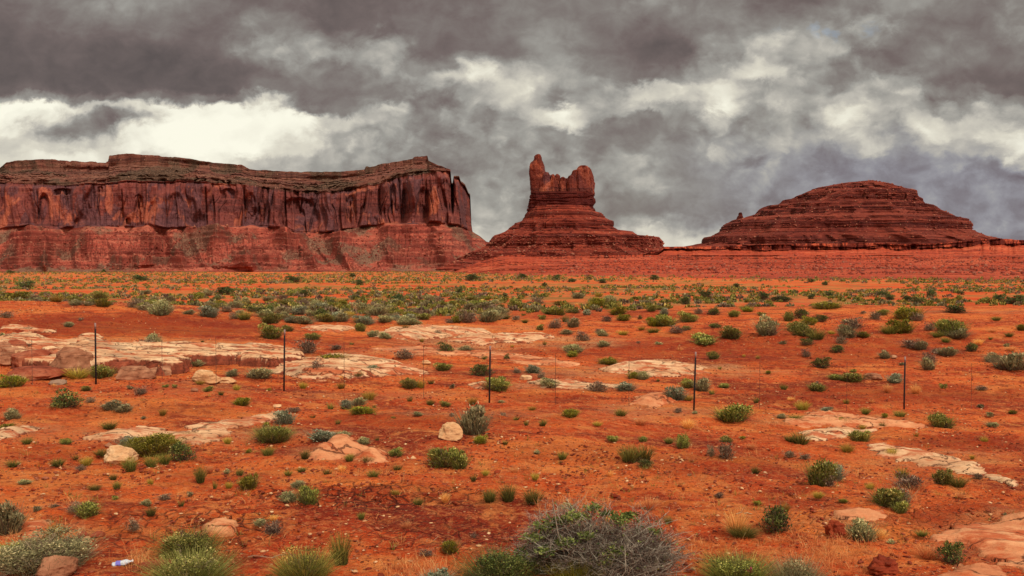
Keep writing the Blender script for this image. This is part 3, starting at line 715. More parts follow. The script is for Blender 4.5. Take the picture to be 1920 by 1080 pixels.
def build_butte():
    D = 1330.0
    root = empty('butte', ((1052 - 960) / F_PX * D, D, 0)); loc = np.array(root.location)
    tag(root, 'stepped red butte crowned by a two-horned rock tower in the middle of the skyline', 'butte', kind='structure')
    tab = [(389,998,1106),(393,994,1110),(397,991,1114),(400,989,1124),(406,986,1130),(412,981,1144),(414,978,1149),(422,960,1150),(426,956,1152),(432,950,1160),(435,944,1184),(442,927,1192),(445,922,1234),(453,917,1239),(461,908,1241),(470,885,1262),(482,860,1300),(505,800,1400)]
    V, F = loft(tab, D, lambda hw: 34 + hw * 0.62, 230, 720, 2.0, noise=6, nsc=26, strata=lambda yy: np.interp(yy, [389,396,402,412,418,440,447,458,462,505], [.3,.3,.4,.5,.8,.8,.25,.25,.8,.8]), stp=6.5, power=2.2, steps=0.45, spur=34)
    debris(V, 2200, 0.6, 2.6, lambda P: (P[:, 1] < D - 25) & (P[:, 2] < 42) & (P[:, 2] > 2), 2)
    obj('talus_slope', mesh('butte_slope', V - loc, F, True), BUTTE, root)
    # bedded block under the tower
    A = Acc()
    V, F = loft([(362,997,1112),(368,995,1113),(380,992,1114),(386,991,1112),(392,990,1113),(400,988,1116)], D, 30, 70, 260, 5.0, noise=3.0, nsc=10, power=3.4, steps=0.9, flute=2.5)
    obj('tower_base', mesh('tower_base', V - loc, F, True), TBASE, root)
    cols = [  # (py, L, R) outlines of the separate rock columns, depth offset, half depth
        ([(291,1006,1011),(292,1004.5,1013),(296,1002.5,1015),(300,1002,1015),(302,1000,1016),(305,997,1018),(312,993,1020),(320,993,1022),(330,994,1026),(350,995,1030),(366,996,1032)], 0, 13),
        ([(325,1019,1026),(327,1016,1030),(332,1012,1034),(345,1010,1038),(366,1008,1042)], -4, 15),
        ([(327,1043,1046),(331,1040,1048),(338,1037,1050),(350,1032,1054),(366,1030,1056)], 3, 13),
        ([(329,1033,1038),(334,1030,1041),(350,1028,1046),(366,1026,1048)], -7, 12),
        ([(333,1053,1057),(336,1051,1060),(346,1048,1062),(366,1046,1066)], -3, 14),
        ([(335,1060,1064),(339,1057,1068),(352,1055,1072),(366,1054,1074)], 2, 12),
        ([(331,1067,1072),(334,1065,1075),(341,1062,1080),(366,1060,1084)], -6, 15),
        ([(320,1076,1082),(322,1073,1086),(330,1070,1090),(345,1067,1094),(366,1066,1098)], 0, 17),
        ([(313,1087,1094),(314.5,1084,1100),(320,1080,1103),(335,1077,1106),(366,1076,1108)], -5, 18),
        ([(314,1098,1102),(316,1096,1105),(320,1094,1108),(328,1092,1111),(345,1090,1113),(366,1090,1114)], 3, 17),
        ([(334,1100,1107),(337,1097,1111),(345,1094,1114),(366,1092,1113)], -9, 12)]
    for i, (tb, dy, hd) in enumerate(cols):
        V, F = loft(tb, D, hd, 110, 96, 3.0 + i * 1.7, noise=1.8, nsc=8.0, power=2.7, flute=2.8)
        V = V.copy(); V[:, 1] += dy
        A.add(V - loc, F)
    obj('tower', A.mesh('tower', True), TOWER, root)
build_butte()

def build_dome():
    D = 1500.0
    root = empty('hill', ((1600 - 960) / F_PX * D, D, 0)); loc = np.array(root.location)
    tag(root, 'broad stepped red dome of layered rock on the right of the skyline', 'hill', kind='structure')
    tab = [(341.5,1610,1632),(343,1587,1645),(346,1565,1658),(350,1545,1668),(353,1530,1690),(356,1524,1706),(359,1515,1710),(363,1506,1711),(368,1485,1713),(371,1470,1718),(376,1464,1719),(382,1449,1720),(388,1430,1735),
           (391,1426,1740),(397,1421,1748),(402,1414,1760),(406,1396,1768),(410,1381,1774),(414,1372,1796),(420,1360,1798),(428,1356,1798),(433,1354,1799),(438,1346,1810),(441,1341,1818),(444.5,1322,1828),(447,1319,1846),(455,1317,1870),(462,1280,1930),(480,1240,1980)]
    V, F = loft(tab, D, lambda hw: 20 + hw * 0.62, 230, 900, 4.0, noise=6, nsc=30, strata=lambda yy: np.interp(yy, [341,412,419,423,450,455,480], [.85,.85,.9,.05,.05,.7,.7]), stp=7.0, power=2.2, steps=0.45, spur=46)
    # the summit beds dip gently to the left side
    debris(V, 2200, 0.5, 2.0, lambda P: (P[:, 1] < D - 25) & (P[:, 2] > 30), 3)
    obj('slope', mesh('dome_slope', V - loc, F, True), DOME, root)
    V, F = loft([(399,1385,1389),(401,1384,1390.5),(404,1384,1391),(406,1382,1392),(412,1380,1394)], D, 6, 24, 24, 1.0, noise=0.8, nsc=5)
    obj('pinnacle', mesh('pinnacle', V - loc, F, True), DOME, root)
build_dome()

def build_bench():
    px = np.arange(790, 2500, 1.4)
    X1 = (px - 960) / F_PX
    ctop = ipl([(790,498),(860,488),(900,481),(1000,481),(1100,480),(1200,477),(1235,470),(1245,462.5),(1280,462),(1320,462),(1400,459),(1500,457),(1600,455),(1700,457),(1760,455),(1848,448),(1873,447),(1920,450),(2400,452),(2700,455)], px)
    ch = ipl([(790,2),(880,5),(1000,7),(1180,6),(1240,8),(1300,8),(1400,12),(1500,13),(1650,13),(1800,15),(1900,14),(2700,14)], px) * (0.9 + 0.35 * fbm(px / 50.0, px * 0, 2.2, 3))
    ctop = ctop + 0.9 * fbm(px / 16.0, px * 0, 6.0, 3)
    fade = sstep(800, 960, px)
    foot = ipl([(790,506),(900,510),(1000,515),(1200,519),(1400,523),(1920,529),(2700,530)], px)
    Dc = 1130 + 45 * fbm(px / 90.0, px * 0, 3.0, 3) + 14 * ridged(px / 22.0, px * 0, 5.0, 3)
    Df = 34 * fbm(px / 70.0, px * 0, 13.0, 4) + ipl([(790,900),(1000,620),(1200,500),(1500,420),(1920,360),(2700,360)], px)
    zc1 = zpx(ctop, Dc); zc0 = zpx(ctop + ch, Dc)
    gf = ground(X1 * Df, Df)
    D2 = (Dc - 60)
    zmid = zpx(478 + 0 * px, D2)
    rsb = np.random.RandomState(6)
    nb_ = 12; wd = rsb.uniform(0.4, 1.9, nb_) * np.linspace(0.7, 1.1, nb_); qb = np.concatenate([[0], np.cumsum(wd) / wd.sum()])
    qr, zq, rs_ = [], [], []
    for k in range(nb_):
        q0, q1 = qb[k], qb[k + 1]
        m = sstep(-0.35, 0.2, fbm(px / 75.0, px * 0 + k * 3.3, 19.0, 3) + 0.12) * (0.35 if k == 0 else 1.0) * rsb.uniform(0.55, 1.0)
        jog = 0.30 * fbm(px / 60.0, px * 0 + k * 1.7, 23.0, 4) + 0.10 * fbm(px / 9.0, px * 0 + k * 2.7, 33.0, 3)
        top_ = (1 - m) * 0.95 + m * 0.25
        for i in range(14):
            u = i / 14; qr.append(q0 + (q1 - q0) * (0.95 * u + jog * u)); zq.append(q0 + (q1 - q0) * top_ * u); rs_.append(0 * px)
        for i in range(7):
            u = i / 7; qr.append(q0 + (q1 - q0) * (0.95 + 0.05 * u + jog * (1 - 0.05 * u))); zq.append(q0 + (q1 - q0) * (top_ + (1 - top_) * u)); rs_.append(m * sin(pi * u))
        # the next bed starts where this jogged one ended: ease back over its slope
    qr = np.array([np.broadcast_to(v, px.shape) for v in qr]); zq = np.array([np.broadcast_to(v, px.shape) for v in zq]); rs_ = np.array(rs_)
    t = np.linspace(0, 1, len(qr))[:, None]
    qr = np.maximum.accumulate(np.clip(qr, 0, 1), axis=0)
    r = Df[None] + (D2 - Df)[None] * qr ** 0.8
    zt = gf[None] + (zmid - gf)[None] * np.clip(zq, 0, 1) ** 1.25
    r = r + rs_ * 1.2 * fbm(px[None] / 3.5 + 0 * t, t * 60, 3.0, 2)
    zt = zt + np.sin(pi * t) * (0.12 * fbm(px[None] / 5.0 + 0 * t, t * 40, 3.0, 3, 0.6) + 0.8 * fbm(px[None] / 80.0 + 0 * t, t * 2.5, 8.0, 2))
    zt[0] = gf - 1.5
    # slope to the foot of the cliff, cliff, top
    m = np.linspace(0, 1, 40)[1:, None]
    rs = D2[None] + 60 * m; zs = zt[-1][None] + (zc0 - zt[-1])[None] * m ** 1.2 + np.sin(pi * m) * 2.5 * (ridged(px[None] / 24.0 + 0 * m, m * 2, 1.0, 3) - 0.5)
    k = np.linspace(0, 1, 40)[1:, None]
    wx = px[None] + 0 * k
    rel = 9 * (ridged(wx / 9.0, k * 0.4, 2.0, 3) - 0.5) + 9 * (fbm(wx / 26.0, k * 0.5, 7.0, 2)) + 2.5 * np.sign(vnoise(wx / 80.0, k * 6, 3.0))
    rk = Dc[None] - rel * sstep(0, 0.1, k) + 6 * k; zk = zc0[None] + (zc1 - zc0)[None] * k
    b = np.array([0.04, 0.1, 0.3, 0.6, 1.0])[:, None]
    rb = rk[-1][None] + 420 * b; zb = zk[-1][None] + 3 * b * np.sin(b * 3) + 0 * rb
    rb = np.vstack([rb, rb[-1:] + 200]); zb = np.vstack([zb, zb[-1:] * 0 - 14])
    R_ = np.vstack([r, rs, rk, rb]); Z_ = np.vstack([zt, zs, zk, zb])
    debris(np.stack([X1[None] * zt * 0 + X1[None] * r, r, zt], -1)[20:], 5000, 0.35, 1.5, lambda P: (P[:, 0] > P[:, 1] * .03) & (P[:, 0] < P[:, 1] * .7), 4)
    Z_ = Z_ * fade[None] - 12 * (1 - fade[None])
    V = np.stack([X1[None] * R_, R_, Z_], -1)
    o = obj('rock_terrace', mesh('rock_terrace', V.reshape(-1, 3), gridf(V.shape[0], len(px)), True), BENCH)
    tag(o, 'low bright red ledges of layered rock stretching below the butte and the dome', 'rock terrace', kind='structure')
build_bench()
# ------------------------------------------------------------------ sandstone slabs lying in the red earth
SLAB_PALE = slab_mat('pale_sandstone', (176, 118, 80), (208, 156, 114), (232, 192, 148), side=(146, 72, 48))
SLAB_PINK = slab_mat('pink_sandstone', (176, 100, 64), (200, 126, 84), (220, 156, 110))
def sdist(px, py, poly):
    """signed distance to a closed polygon, positive inside"""
    d = np.full(px.shape, 1e9); ins = np.zeros(px.shape, bool)
    n = len(poly)
    for i in range(n):
        a = poly[i]; b = poly[(i + 1) % n]; e = b - a
        t = np.clip(((px - a[0]) * e[0] + (py - a[1]) * e[1]) / max(e @ e, 1e-9), 0, 1)
        d = np.minimum(d, np.hypot(px - a[0] - t * e[0], py - a[1] - t * e[1]))
        if abs(e[1]) > 1e-9:
            c = ((a[1] > py) != (b[1] > py)) & (px < e[0] * (py - a[1]) / e[1] + a[0]); ins ^= c
    return np.where(ins, d, -d)
def slab(poly, H, label, matl=SLAB_PALE, edge=0.25, seed=1.0, dome=0.0, front=0.0):
    P = np.array([hit(a, b)[0][:2] for a, b in poly])
    lo, hi = P.min(0) - 0.5, P.max(0) + 0.5
    step = max(0.035, math.sqrt((hi - lo).prod() / 60000))
    xs = np.arange(lo[0], hi[0], step); ys = np.arange(lo[1], hi[1], step)
    X, Y = np.meshgrid(xs, ys, indexing='xy')
    sz = math.sqrt(abs((hi - lo).prod()))
    sd0 = sdist(X, Y, P)
    sd = sd0 + 0.055 * sz * fbm(X / (0.16 * sz) + seed, Y / (0.07 * sz), seed, 5, 0.62) * 1.6
    sd = np.maximum(sd, sd0 - 0.10 * sz)
    g = ground(X, Y)
    n = fbm(X / 1.4, Y / 0.7, seed * 2, 4, 0.6)
    lay = H * (0.55 + 0.9 * n)
    lay = 0.75 * lay + 0.25 * (np.floor(lay / 0.05) + sstep(0.6, 1, (lay / 0.05) % 1)) * 0.05 + 0.02 * ridged(X / 0.5, Y / 0.35, seed, 3)
    z = g + (np.maximum(lay, 0.006) + dome * np.sqrt(np.clip(sd / (0.3 * sz), 0, 1))) * sstep(0, edge, sd) + 0.012 * fbm(X / 0.2, Y / 0.2, seed, 3)
    if front:                       # a broken vertical front face towards the road
        z = z + front * sstep(0, 0.10, sd)
    z = z + 0.028 * sstep(0, 0.035, sd) + 0.035 * sstep(0.0, 0.03, fbm(X / (0.25 * sz), Y / (0.1 * sz), seed + 5, 4)) * sstep(0.1, 0.3, sd)
    z = np.where(sd < 0, g - 0.12 - 0.0 * sd, z)
    nr, nc = X.shape
    F = gridf(nr, nc); k = (sd > 0).ravel(); F = F[k[F].any(1)]
    idx = np.full(nr * nc, -1); u = np.unique(F); idx[u] = np.arange(len(u))
    V = np.stack([X, Y, z], -1).reshape(-1, 3)[u]
    c = V.mean(0); c[2] = float(ground(c[0], c[1]))
    o = obj('sandstone_slab', mesh('sandstone_slab', V - c, idx[F], True), matl, loc=c)
    tag(o, label, 'rock slab', 'flat sandstone slabs in the red earth')
SLABS = [
 ([(0,613),(40,612),(66,616),(104,622),(96,626),(60,620),(0,619)], .05, 'thin pale stone strip highest on the red mound at the left edge', SLAB_PALE, .2, 0, 0),
 ([(-20,634),(50,627),(110,642),(170,628),(188,640),(182,652),(130,664),(60,662),(0,662)], .10, 'stepped pale sandstone shelf behind the boulders at the left edge', SLAB_PALE, .2, 0, 0),
 ([(28,690),(40,676),(100,668),(165,655),(230,658),(300,662),(420,661),(500,664),(562,668),(566,684),(510,690),(440,684),(352,686),(346,700),(300,704),(262,694),(210,696),(180,700),(120,698),(60,696)], .10, 'largest pale sandstone ledge with a broken front face left of the second fence post', SLAB_PALE, .12, 0, .22),
 ([(510,700),(500,684),(560,676),(640,668),(690,674),(760,686),(792,697),(740,706),(640,712),(560,712)], .08, 'smooth pale slab just behind the dark-leaved bush right of the second fence post', SLAB_PALE, .4, .12, 0),
 ([(560,615),(640,611),(672,617),(640,624),(590,621)], .06, 'small pale slab in front of the scrub band above the second fence post', SLAB_PALE, .3, .05, 0),
 ([(700,632),(735,618),(800,612),(890,616),(920,624),(860,630),(760,638)], .08, 'long pale slab along the front of the scrub band', SLAB_PALE, .4, .08, 0),
 ([(830,640),(900,630),(1000,628),(1045,634),(985,642),(900,646)], .08, 'pale rock sheet above the middle fence post', SLAB_PALE, .4, .08, 0),
 ([(700,655),(800,650),(870,656),(980,668),(1090,682),(1060,690),(960,680),(860,668),(760,666)], .04, 'low greyish rock sheet between the second and middle fence posts', SLAB_PINK, .4, 0, 0),
 ([(1120,694),(1160,681),(1250,678),(1330,690),(1318,702),(1240,706),(1180,703),(1140,699)], .06, 'brightest white patch of bare rock left of the fourth fence post', SLAB_PALE, .3, .05, 0),
 ([(1185,760),(1195,746),(1230,741),(1266,746),(1262,756),(1225,764)], .05, 'grey domed rock surface in front of the fourth fence post', SLAB_PINK, .3, .10, 0),
 ([(160,822),(205,812),(260,805),(330,812),(385,796),(470,781),(542,782),(500,793),(425,805),(402,830),(360,838),(300,824),(220,829)], .05, 'long curving pale slab behind the bright green shrub clump', SLAB_PALE, .25, 0, 0),
 ([(-20,812),(40,801),(80,803),(50,816),(-10,830)], .05, 'small pale slab cut by the left edge below the red boulders', SLAB_PALE, .2, 0, 0),
 ([(1472,792),(1520,775),(1580,778),(1700,794),(1742,801),(1640,803),(1560,801),(1500,797)], .05, 'pale slab in front of the rightmost fence post', SLAB_PINK, .3, .05, 0),
 ([(1508,812),(1560,802),(1640,806),(1600,816),(1540,826),(1506,824)], .05, 'short pale slab beside the yellow-green tuft on the right', SLAB_PALE, .3, 0, 0),
 ([(1622,841),(1650,835),(1720,845),(1800,862),(1852,878),(1858,890),(1800,889),(1720,871),(1650,856)], .05, 'long narrow pale slab slanting down towards the right edge', SLAB_PALE, .25, 0, 0),
 ([(1846,890),(1880,894),(1914,908),(1900,914),(1862,902)], .05, 'narrow pale stone tongue at the lower end of the slanting slab', SLAB_PALE, .2, 0, 0),
 ([(1745,1004),(1790,990),(1860,975),(1930,962),(2010,960),(2010,1075),(1930,1075),(1865,1058),(1825,1030),(1780,1016)], .05, 'broad cracked sandstone sheet in the lower right corner', SLAB_PINK, .25, 0, 0),
 ([(1750,1080),(1800,1062),(1870,1066),(1905,1090),(1850,1110),(1760,1105)], .05, 'greyish rock sheet cut by the bottom edge at the right', SLAB_PINK, .25, 0, 0),
 ([(988,716),(1050,712),(1110,721),(1182,722),(1110,730),(1020,728)], .04, 'thin pale rock strip right of the middle fence post', SLAB_PALE, .25, 0, 0),
 ([(874,722),(915,716),(924,724),(900,730)], .04, 'little pale rock at the foot of the middle fence post', SLAB_PALE, .2, 0, 0),
 ([(560,860),(590,842),(620,832),(665,834),(690,842),(670,850),(640,858),(600,862)], .05, 'pinkish sandstone dome behind the small green tufts near the centre left', SLAB_PINK, .3, .14, 0),
 ([(662,862),(680,850),(710,845),(728,853),(724,864),(690,868)], .05, 'smaller pinkish sandstone dome right of the larger one', SLAB_PINK, .25, .12, 0),
 ([(376,1000),(384,982),(410,974),(440,978),(450,988),(430,1002),(400,1008)], .03, 'flaking pink mud slab in the lower left', SLAB_PINK, .08, .0, 0),
 ([(40,1000),(52,984),(88,980),(92,994),(84,1006),(50,1010)], .04, 'pinkish flat stone beside the lower left bushes', SLAB_PINK, .08, .0, 0),
 ([(1560,975),(1575,960),(1610,954),(1655,960),(1665,970),(1620,980)], .03, 'sandy pink rock surface above the dark red hollow on the right', SLAB_PINK, .2, .04, 0),
]
for i, (poly, H, lab, mt, ed, dm, fr) in enumerate(SLABS):
    slab(poly, H, lab, mt, ed, 1.0 + i * 3.7, dm, fr)

# ------------------------------------------------------------------ boulders
B_RED = boulder_mat('red_boulder', (112, 48, 32), (146, 70, 46), (172, 100, 70))
B_TAN = boulder_mat('tan_boulder', (136, 84, 58), (164, 108, 78), (192, 140, 104))
B_PALE = boulder_mat('pale_boulder', (190, 132, 88), (214, 162, 114), (232, 192, 146))
B_GREY = boulder_mat('grey_boulder', (112, 84, 70), (140, 108, 88), (168, 132, 106))
B_DARK = boulder_mat('dark_clod', (96, 34, 20), (132, 50, 28), (164, 72, 40))
def ico(sub):
    import bmesh
    bm = bmesh.new(); bmesh.ops.create_icosphere(bm, subdivisions=sub, radius=1.0)
    V = np.array([v.co[:] for v in bm.verts]); F = np.array([[v.index for v in f.verts] for f in bm.faces]); bm.free()
    return V, F
ICO = {k: ico(k) for k in (1, 2, 3, 5)}
def rockshape(seed, sub=5, box=1.0, rough=0.10, cuts=9, taper=0.0):
    V, F = ICO[sub]; V = V.copy(); rs = np.random.RandomState(seed)
    if box < 1: V = np.sign(V) * np.abs(V) ** box; V /= 1.12
    for _ in range(cuts):
        n = rs.normal(size=3); n[2] = abs(n[2]) * 0.8 - 0.1; n /= np.linalg.norm(n); d = rs.uniform(0.50, 0.84)
        k = np.maximum(V @ n - d, 0); V = V - k[:, None] * n
    nn = V / np.linalg.norm(V, axis=1, keepdims=True)
    n = rough * (fbm(V[:, 0] * 2 + seed, V[:, 1] * 2, V[:, 2] * 3, 2) + 0.5 * fbm(V[:, 0] * 7 + seed, V[:, 1] * 7, V[:, 2] * 9, 3, 0.6))
    V = V + nn * n[:, None]
    if taper: V[:, :2] *= (1 - taper * (V[:, 2:] * 0.5 + 0.5))
    V = V - (V.max(0) + V.min(0)) / 2
    return V / np.abs(V).max(0), F
BGRP = 'loose boulders and rock blocks'
def boulder(px, pyb, w, h, seed, matl, label, box=0.8, rot=0.0, depth=0.8, cuts=9, name='boulder', sink=0.12, cat='rock', grp=BGRP):
    p, D = hit(px, pyb)
    m = D / F_PX; W = w * m / 2; Hh = h * m / (2 * (1 - sink)) ; dp = W * depth
    V, F = rockshape(seed, 5 if w > 24 else 3, box, 0.30 if name == 'earth_clod' else 0.10, cuts + 6)
    V = V * [W, dp, Hh]
    if rot: c, s = cos(rot), sin(rot); V = np.stack([V[:, 0] * c + V[:, 2] * s, V[:, 1], -V[:, 0] * s + V[:, 2] * c], -1)
    V[:, 2] -= V[:, 2].min() + 2 * Hh * sink
    y = p[1] + dp * 0.7
    o = obj(name, mesh(name, V, F, False), matl, loc=(p[0] * y / p[1], y, float(ground(p[0], y))))
    return tag(o, label, cat, grp)
BOULDERS = [
 (136,702,96,50,11,B_TAN,'biggest blocky brown boulder just left of the leftmost fence post',.62,0.0,.8,12),
 (62,694,98,36,12,B_RED,'dark red cracked block under the pale ledge, left of the biggest boulder',.6,0.0,.8,6),
 (70,714,104,24,13,B_RED,'flat red slab tilted up to the right in front of the boulder pile',.6,-.07,.9,6),
 (6,686,46,24,14,B_TAN,'rounded tan boulder cut by the left edge above the green shrub',.9,0.0,.8,7),
 (24,674,52,22,15,B_TAN,'smooth tan boulder behind the one cut by the left edge',.9,0.0,.8,7),
 (4,664,40,24,16,B_TAN,'uppermost tan boulder of the pile at the left edge',.85,0.0,.8,7),
 (34,655,34,18,17,B_RED,'small reddish boulder on top of the pile at the left edge',.8,0.0,.8,7),
 (30,716,36,14,18,B_TAN,'low tan boulder in front of the tilted red slab',.85,0.0,.8,7),
 (109,722,32,10,19,B_GREY,'flat grey stone in front of the biggest boulder',.8,0.0,.8,6),
 (258,712,74,24,20,B_TAN,'long rounded brown block right of the leftmost fence post',.6,0.0,.6,5),
 (222,700,60,20,21,B_RED,'reddish block wedged under the ledge right of the leftmost fence post',.55,0.0,.6,5),
 (300,704,48,18,22,B_TAN,'brown ledge block right of the long rounded block',.55,0.0,.6,5),
 (334,700,40,18,23,B_RED,'last broken block at the right end of the ledge front',.55,0.0,.6,5),
 (388,719,54,25,24,B_PALE,'pale rounded boulder standing alone between the first two fence posts',.85,0.0,.8,7),
 (424,719,40,11,25,B_PALE,'low pale stone touching the right side of the pale rounded boulder',.85,0.0,.8,7),
 (846,825,47,31,26,B_PALE,'angular tan boulder beside the large bush near the centre',.7,.06,.8,9),
 (224,870,60,32,27,B_PALE,'smooth pale boulder left of the bright green shrub clump',.95,0.0,.9,5),
 (1638,713,37,12,28,B_TAN,'flat tan stone left of the rightmost fence post',.8,0.0,.8,6),
 (105,1086,78,36,29,B_TAN,'orange-brown rounded rock at the bottom left corner',.9,0.0,.8,6),
 (520,764,16,6,30,B_PALE,'small white stone below the second fence post',.8,0.0,.8,6),
 (986,713,24,9,31,B_PALE,'small pale rock just right of the middle fence post',.8,0.0,.8,6),
 (800,683,18,8,32,B_PALE,'little pale rock at the wire stay left of the middle post',.8,0.0,.8,6),
 (1676,672,12,6,33,B_TAN,'tiny tan stone above the rightmost fence post',.8,0.0,.8,6),
 (155,1008,22,10,34,B_RED,'small red block right of the yellow tuft in the lower left',.6,0.0,.8,6),
 (184,1006,26,8,35,B_RED,'thin red rock flake in the lower left sand',.5,0.0,.8,6),
 (204,838,14,8,36,B_TAN,'small brown rock behind the smooth pale boulder',.7,0.0,.8,6),
 (365,734,14,6,37,B_TAN,'small brown stone in front of the pale rounded boulder',.7,0.0,.8,6),
 (1160,1010,12,6,38,B_TAN,'small tan stone behind the big dead bush',.7,0.0,.8,6),
 (38,1024,20,9,39,B_TAN,'small tan rock among the lower left bushes',.7,0.0,.8,6),
 (158,1022,32,12,40,B_PALE,'pale pink flat stone above the crumpled bottle',.6,0.0,.8,6),
]
for a in BOULDERS:
    boulder(*a[:7], box=a[7], rot=a[8], depth=a[9], cuts=a[10])
for i, (a, b_, w, h, lb) in enumerate([(1566,1008,36,30,'dark maroon clod of earth with a hollow side in the lower right'), (1655,1082,60,34,'dark red heap of clods with a dead root at the bottom right')]):
    boulder(a, b_, w, h, 60 + i, B_DARK, lb, box=0.7, cuts=14, name='earth_clod', cat='clod', grp=None)
def red_log():
    p, D = hit(290, 1066); m = D / F_PX
    V, F = rockshape(77, 5, 0.7, 0.12, 5); V = V * [46 * m, 14 * m, 11 * m]; c, s = cos(-.13), sin(-.13)
    V = np.stack([V[:, 0] * c + V[:, 2] * s, V[:, 1], -V[:, 0] * s + V[:, 2] * c], -1)
    tag(obj('boulder', mesh('boulder', V, F, True), B_RED, loc=(p[0], p[1], p[2] + 4 * m)), 'long red rock half hidden by the bright grass at the bottom left', 'rock', BGRP)
red_log()

# ------------------------------------------------------------------ loose gravel (stuff)
def gravel():
    rs = np.random.RandomState(5)
    n = 42000
    px = rs.uniform(-120, 2040, n); py = HORIZ + np.exp(rs.uniform(np.log(95), np.log(640), n))
    # clumped distribution
    k = fbm(px / 90.0, py / 26.0, 3.0, 4); keep = rs.rand(n) < np.clip(0.45 + 1.6 * k, 0.04, 1); px, py = px[keep], py[keep]
    base = np.interp(py, [585, 700, 800, 1140], [46, 25, 15.5, 7.4])
    x = (px - 960) / F_PX * base; y = base * rs.uniform(0.94, 1.06, len(px)); z = ground(x, y)
    V0, F0 = ICO[1]; sets = {}
    for key in ('red', 'pale', 'dark'): sets[key] = ([], [], [0])
    vs = []
    for i in range(8):
        r2 = np.random.RandomState(i + 50); v = V0 * (1 + 0.42 * r2.uniform(-1, 1, (len(V0), 1))); vs.append(v * [1, r2.uniform(.6, 1), r2.uniform(.25, .55)])
    kind = rs.rand(len(x)); size = 0.012 * np.exp(rs.exponential(0.55, len(x))); size = np.minimum(size * np.interp(y, [7, 40], [0.75, 1.9]), np.where(rs.rand(len(x)) < 0.02, 0.07, 0.035))
    for i in range(len(x)):
        kk = 'red' if kind[i] < 0.55 else ('pale' if kind[i] < 0.68 else 'dark')
        a = rs.uniform(0, 6.28); c, s = cos(a), sin(a); v = vs[i % 8] * size[i]
        A, B, C = sets[kk]; A.append(np.stack([v[:, 0] * c - v[:, 1] * s + x[i], v[:, 0] * s + v[:, 1] * c + y[i], v[:, 2] + z[i] + size[i] * 0.12], -1)); B.append(F0 + C[0]); C[0] += len(v)
    for kk, mt in (('red', B_RED), ('pale', B_PALE), ('dark', B_DARK)):
        A, B, C = sets[kk]
        o = obj('gravel', mesh('gravel', np.concatenate(A), np.concatenate(B)), mt)
        tag(o, {'red': 'scattered red stone chips over the sand', 'pale': 'scattered pale stone chips over the sand', 'dark': 'scattered dark stone chips over the sand'}[kk], 'gravel', kind='stuff')
gravel()

def talus_debris():
    D_ = np.concatenate(DEB); rs = np.random.RandomState(77); V0, F0 = ICO[1]; out = {'r': [], 'p': []}
    for q in D_:
        v = V0 * (1 + 0.4 * rs.uniform(-1, 1, (len(V0), 1))) * [1, .9, .7] * q[3] + q[:3] + [0, 0, q[3] * .25]
        out['p' if rs.rand() < 0.3 else 'r'].append(v)
    for k, m, lab in (('r', B_RED2, 'fallen red blocks strewn over the slopes below the cliffs'), ('p', B_TAN2, 'fallen pale blocks strewn over the slopes below the cliffs')):
        A = out[k]; F = (np.arange(len(A))[:, None, None] * len(V0) + F0[None]).reshape(-1, 3)
        tag(obj('fallen_blocks', mesh('fallen_blocks', np.concatenate(A), F), m), lab, 'fallen rock', kind='stuff')
def flatmat(name, c):
    m, t, b = newmat(name); P = t.node('ShaderNodeNewGeometry').outputs['Position']
    t.put(b.inputs['Base Color'], t.mix(t.noise(P, 0.08, 3, 0.6), lin(tuple(v * .65 for v in c)), lin(tuple(min(v * 1.2, 250) for v in c)))); return m
B_RED2 = flatmat('fallen_red_rock', (132, 62, 48)); B_TAN2 = flatmat('fallen_pale_rock', (160, 98, 76))
talus_debris()

# ------------------------------------------------------------------ plants
GREEN = leaf_mat('leaf_green', [(0, (52, 52, 24)), (.45, (96, 96, 40)), (.8, (134, 128, 60)), (1, (184, 164, 96))])
DKGREEN = leaf_mat('leaf_dark_green', [(0, (38, 42, 22)), (.5, (70, 76, 34)), (.85, (106, 106, 52)), (1, (150, 138, 80))])
YGREEN = leaf_mat('leaf_yellow_green', [(0, (66, 62, 20)), (.45, (116, 112, 32)), (.8, (160, 148, 54)), (1, (200, 180, 90))], K=1.25)
SAGE = leaf_mat('leaf_sage', [(0, (62, 56, 38)), (.45, (110, 104, 70)), (.8, (146, 136, 94)), (1, (184, 166, 120))])
BLUE = leaf_mat('leaf_blue_sage', [(0, (56, 58, 44)), (.45, (102, 106, 80)), (.8, (144, 144, 112)), (1, (184, 176, 144))])
DEAD = leaf_mat('leaf_dead', [(0, (50, 36, 30)), (.45, (90, 70, 56)), (.8, (126, 104, 82)), (1, (168, 144, 116))])
TUFT = leaf_mat('blade_olive', [(0, (46, 42, 20)), (.35, (92, 88, 38)), (.7, (138, 124, 58)), (1, (206, 160, 92))], K=1.5)
YTUFT = leaf_mat('blade_yellow', [(0, (94, 78, 30)), (.4, (154, 128, 50)), (.75, (196, 158, 74)), (1, (224, 178, 104))], K=1.25)
STRAW = leaf_mat('blade_straw', [(0, (140, 84, 46)), (.4, (190, 124, 70)), (.75, (222, 156, 94)), (1, (238, 184, 124))])
LUSH = leaf_mat('blade_lush', [(0, (56, 56, 24)), (.4, (98, 98, 44)), (.75, (136, 132, 68)), (1, (184, 166, 104))], K=1.55)
TWIG = leaf_mat('twig_brown', [(0, (50, 34, 28)), (.6, (92, 68, 56)), (1, (132, 106, 90))])
GTWIG = leaf_mat('twig_grey', [(0, (70, 54, 42)), (.5, (112, 90, 70)), (1, (168, 144, 116))])
PTWIG = leaf_mat('twig_bleached', [(0, (66, 52, 42)), (.5, (126, 106, 90)), (1, (206, 184, 160))])
JUNI = leaf_mat('leaf_juniper', [(0, (34, 42, 24)), (.5, (62, 72, 38)), (1, (100, 104, 58))])

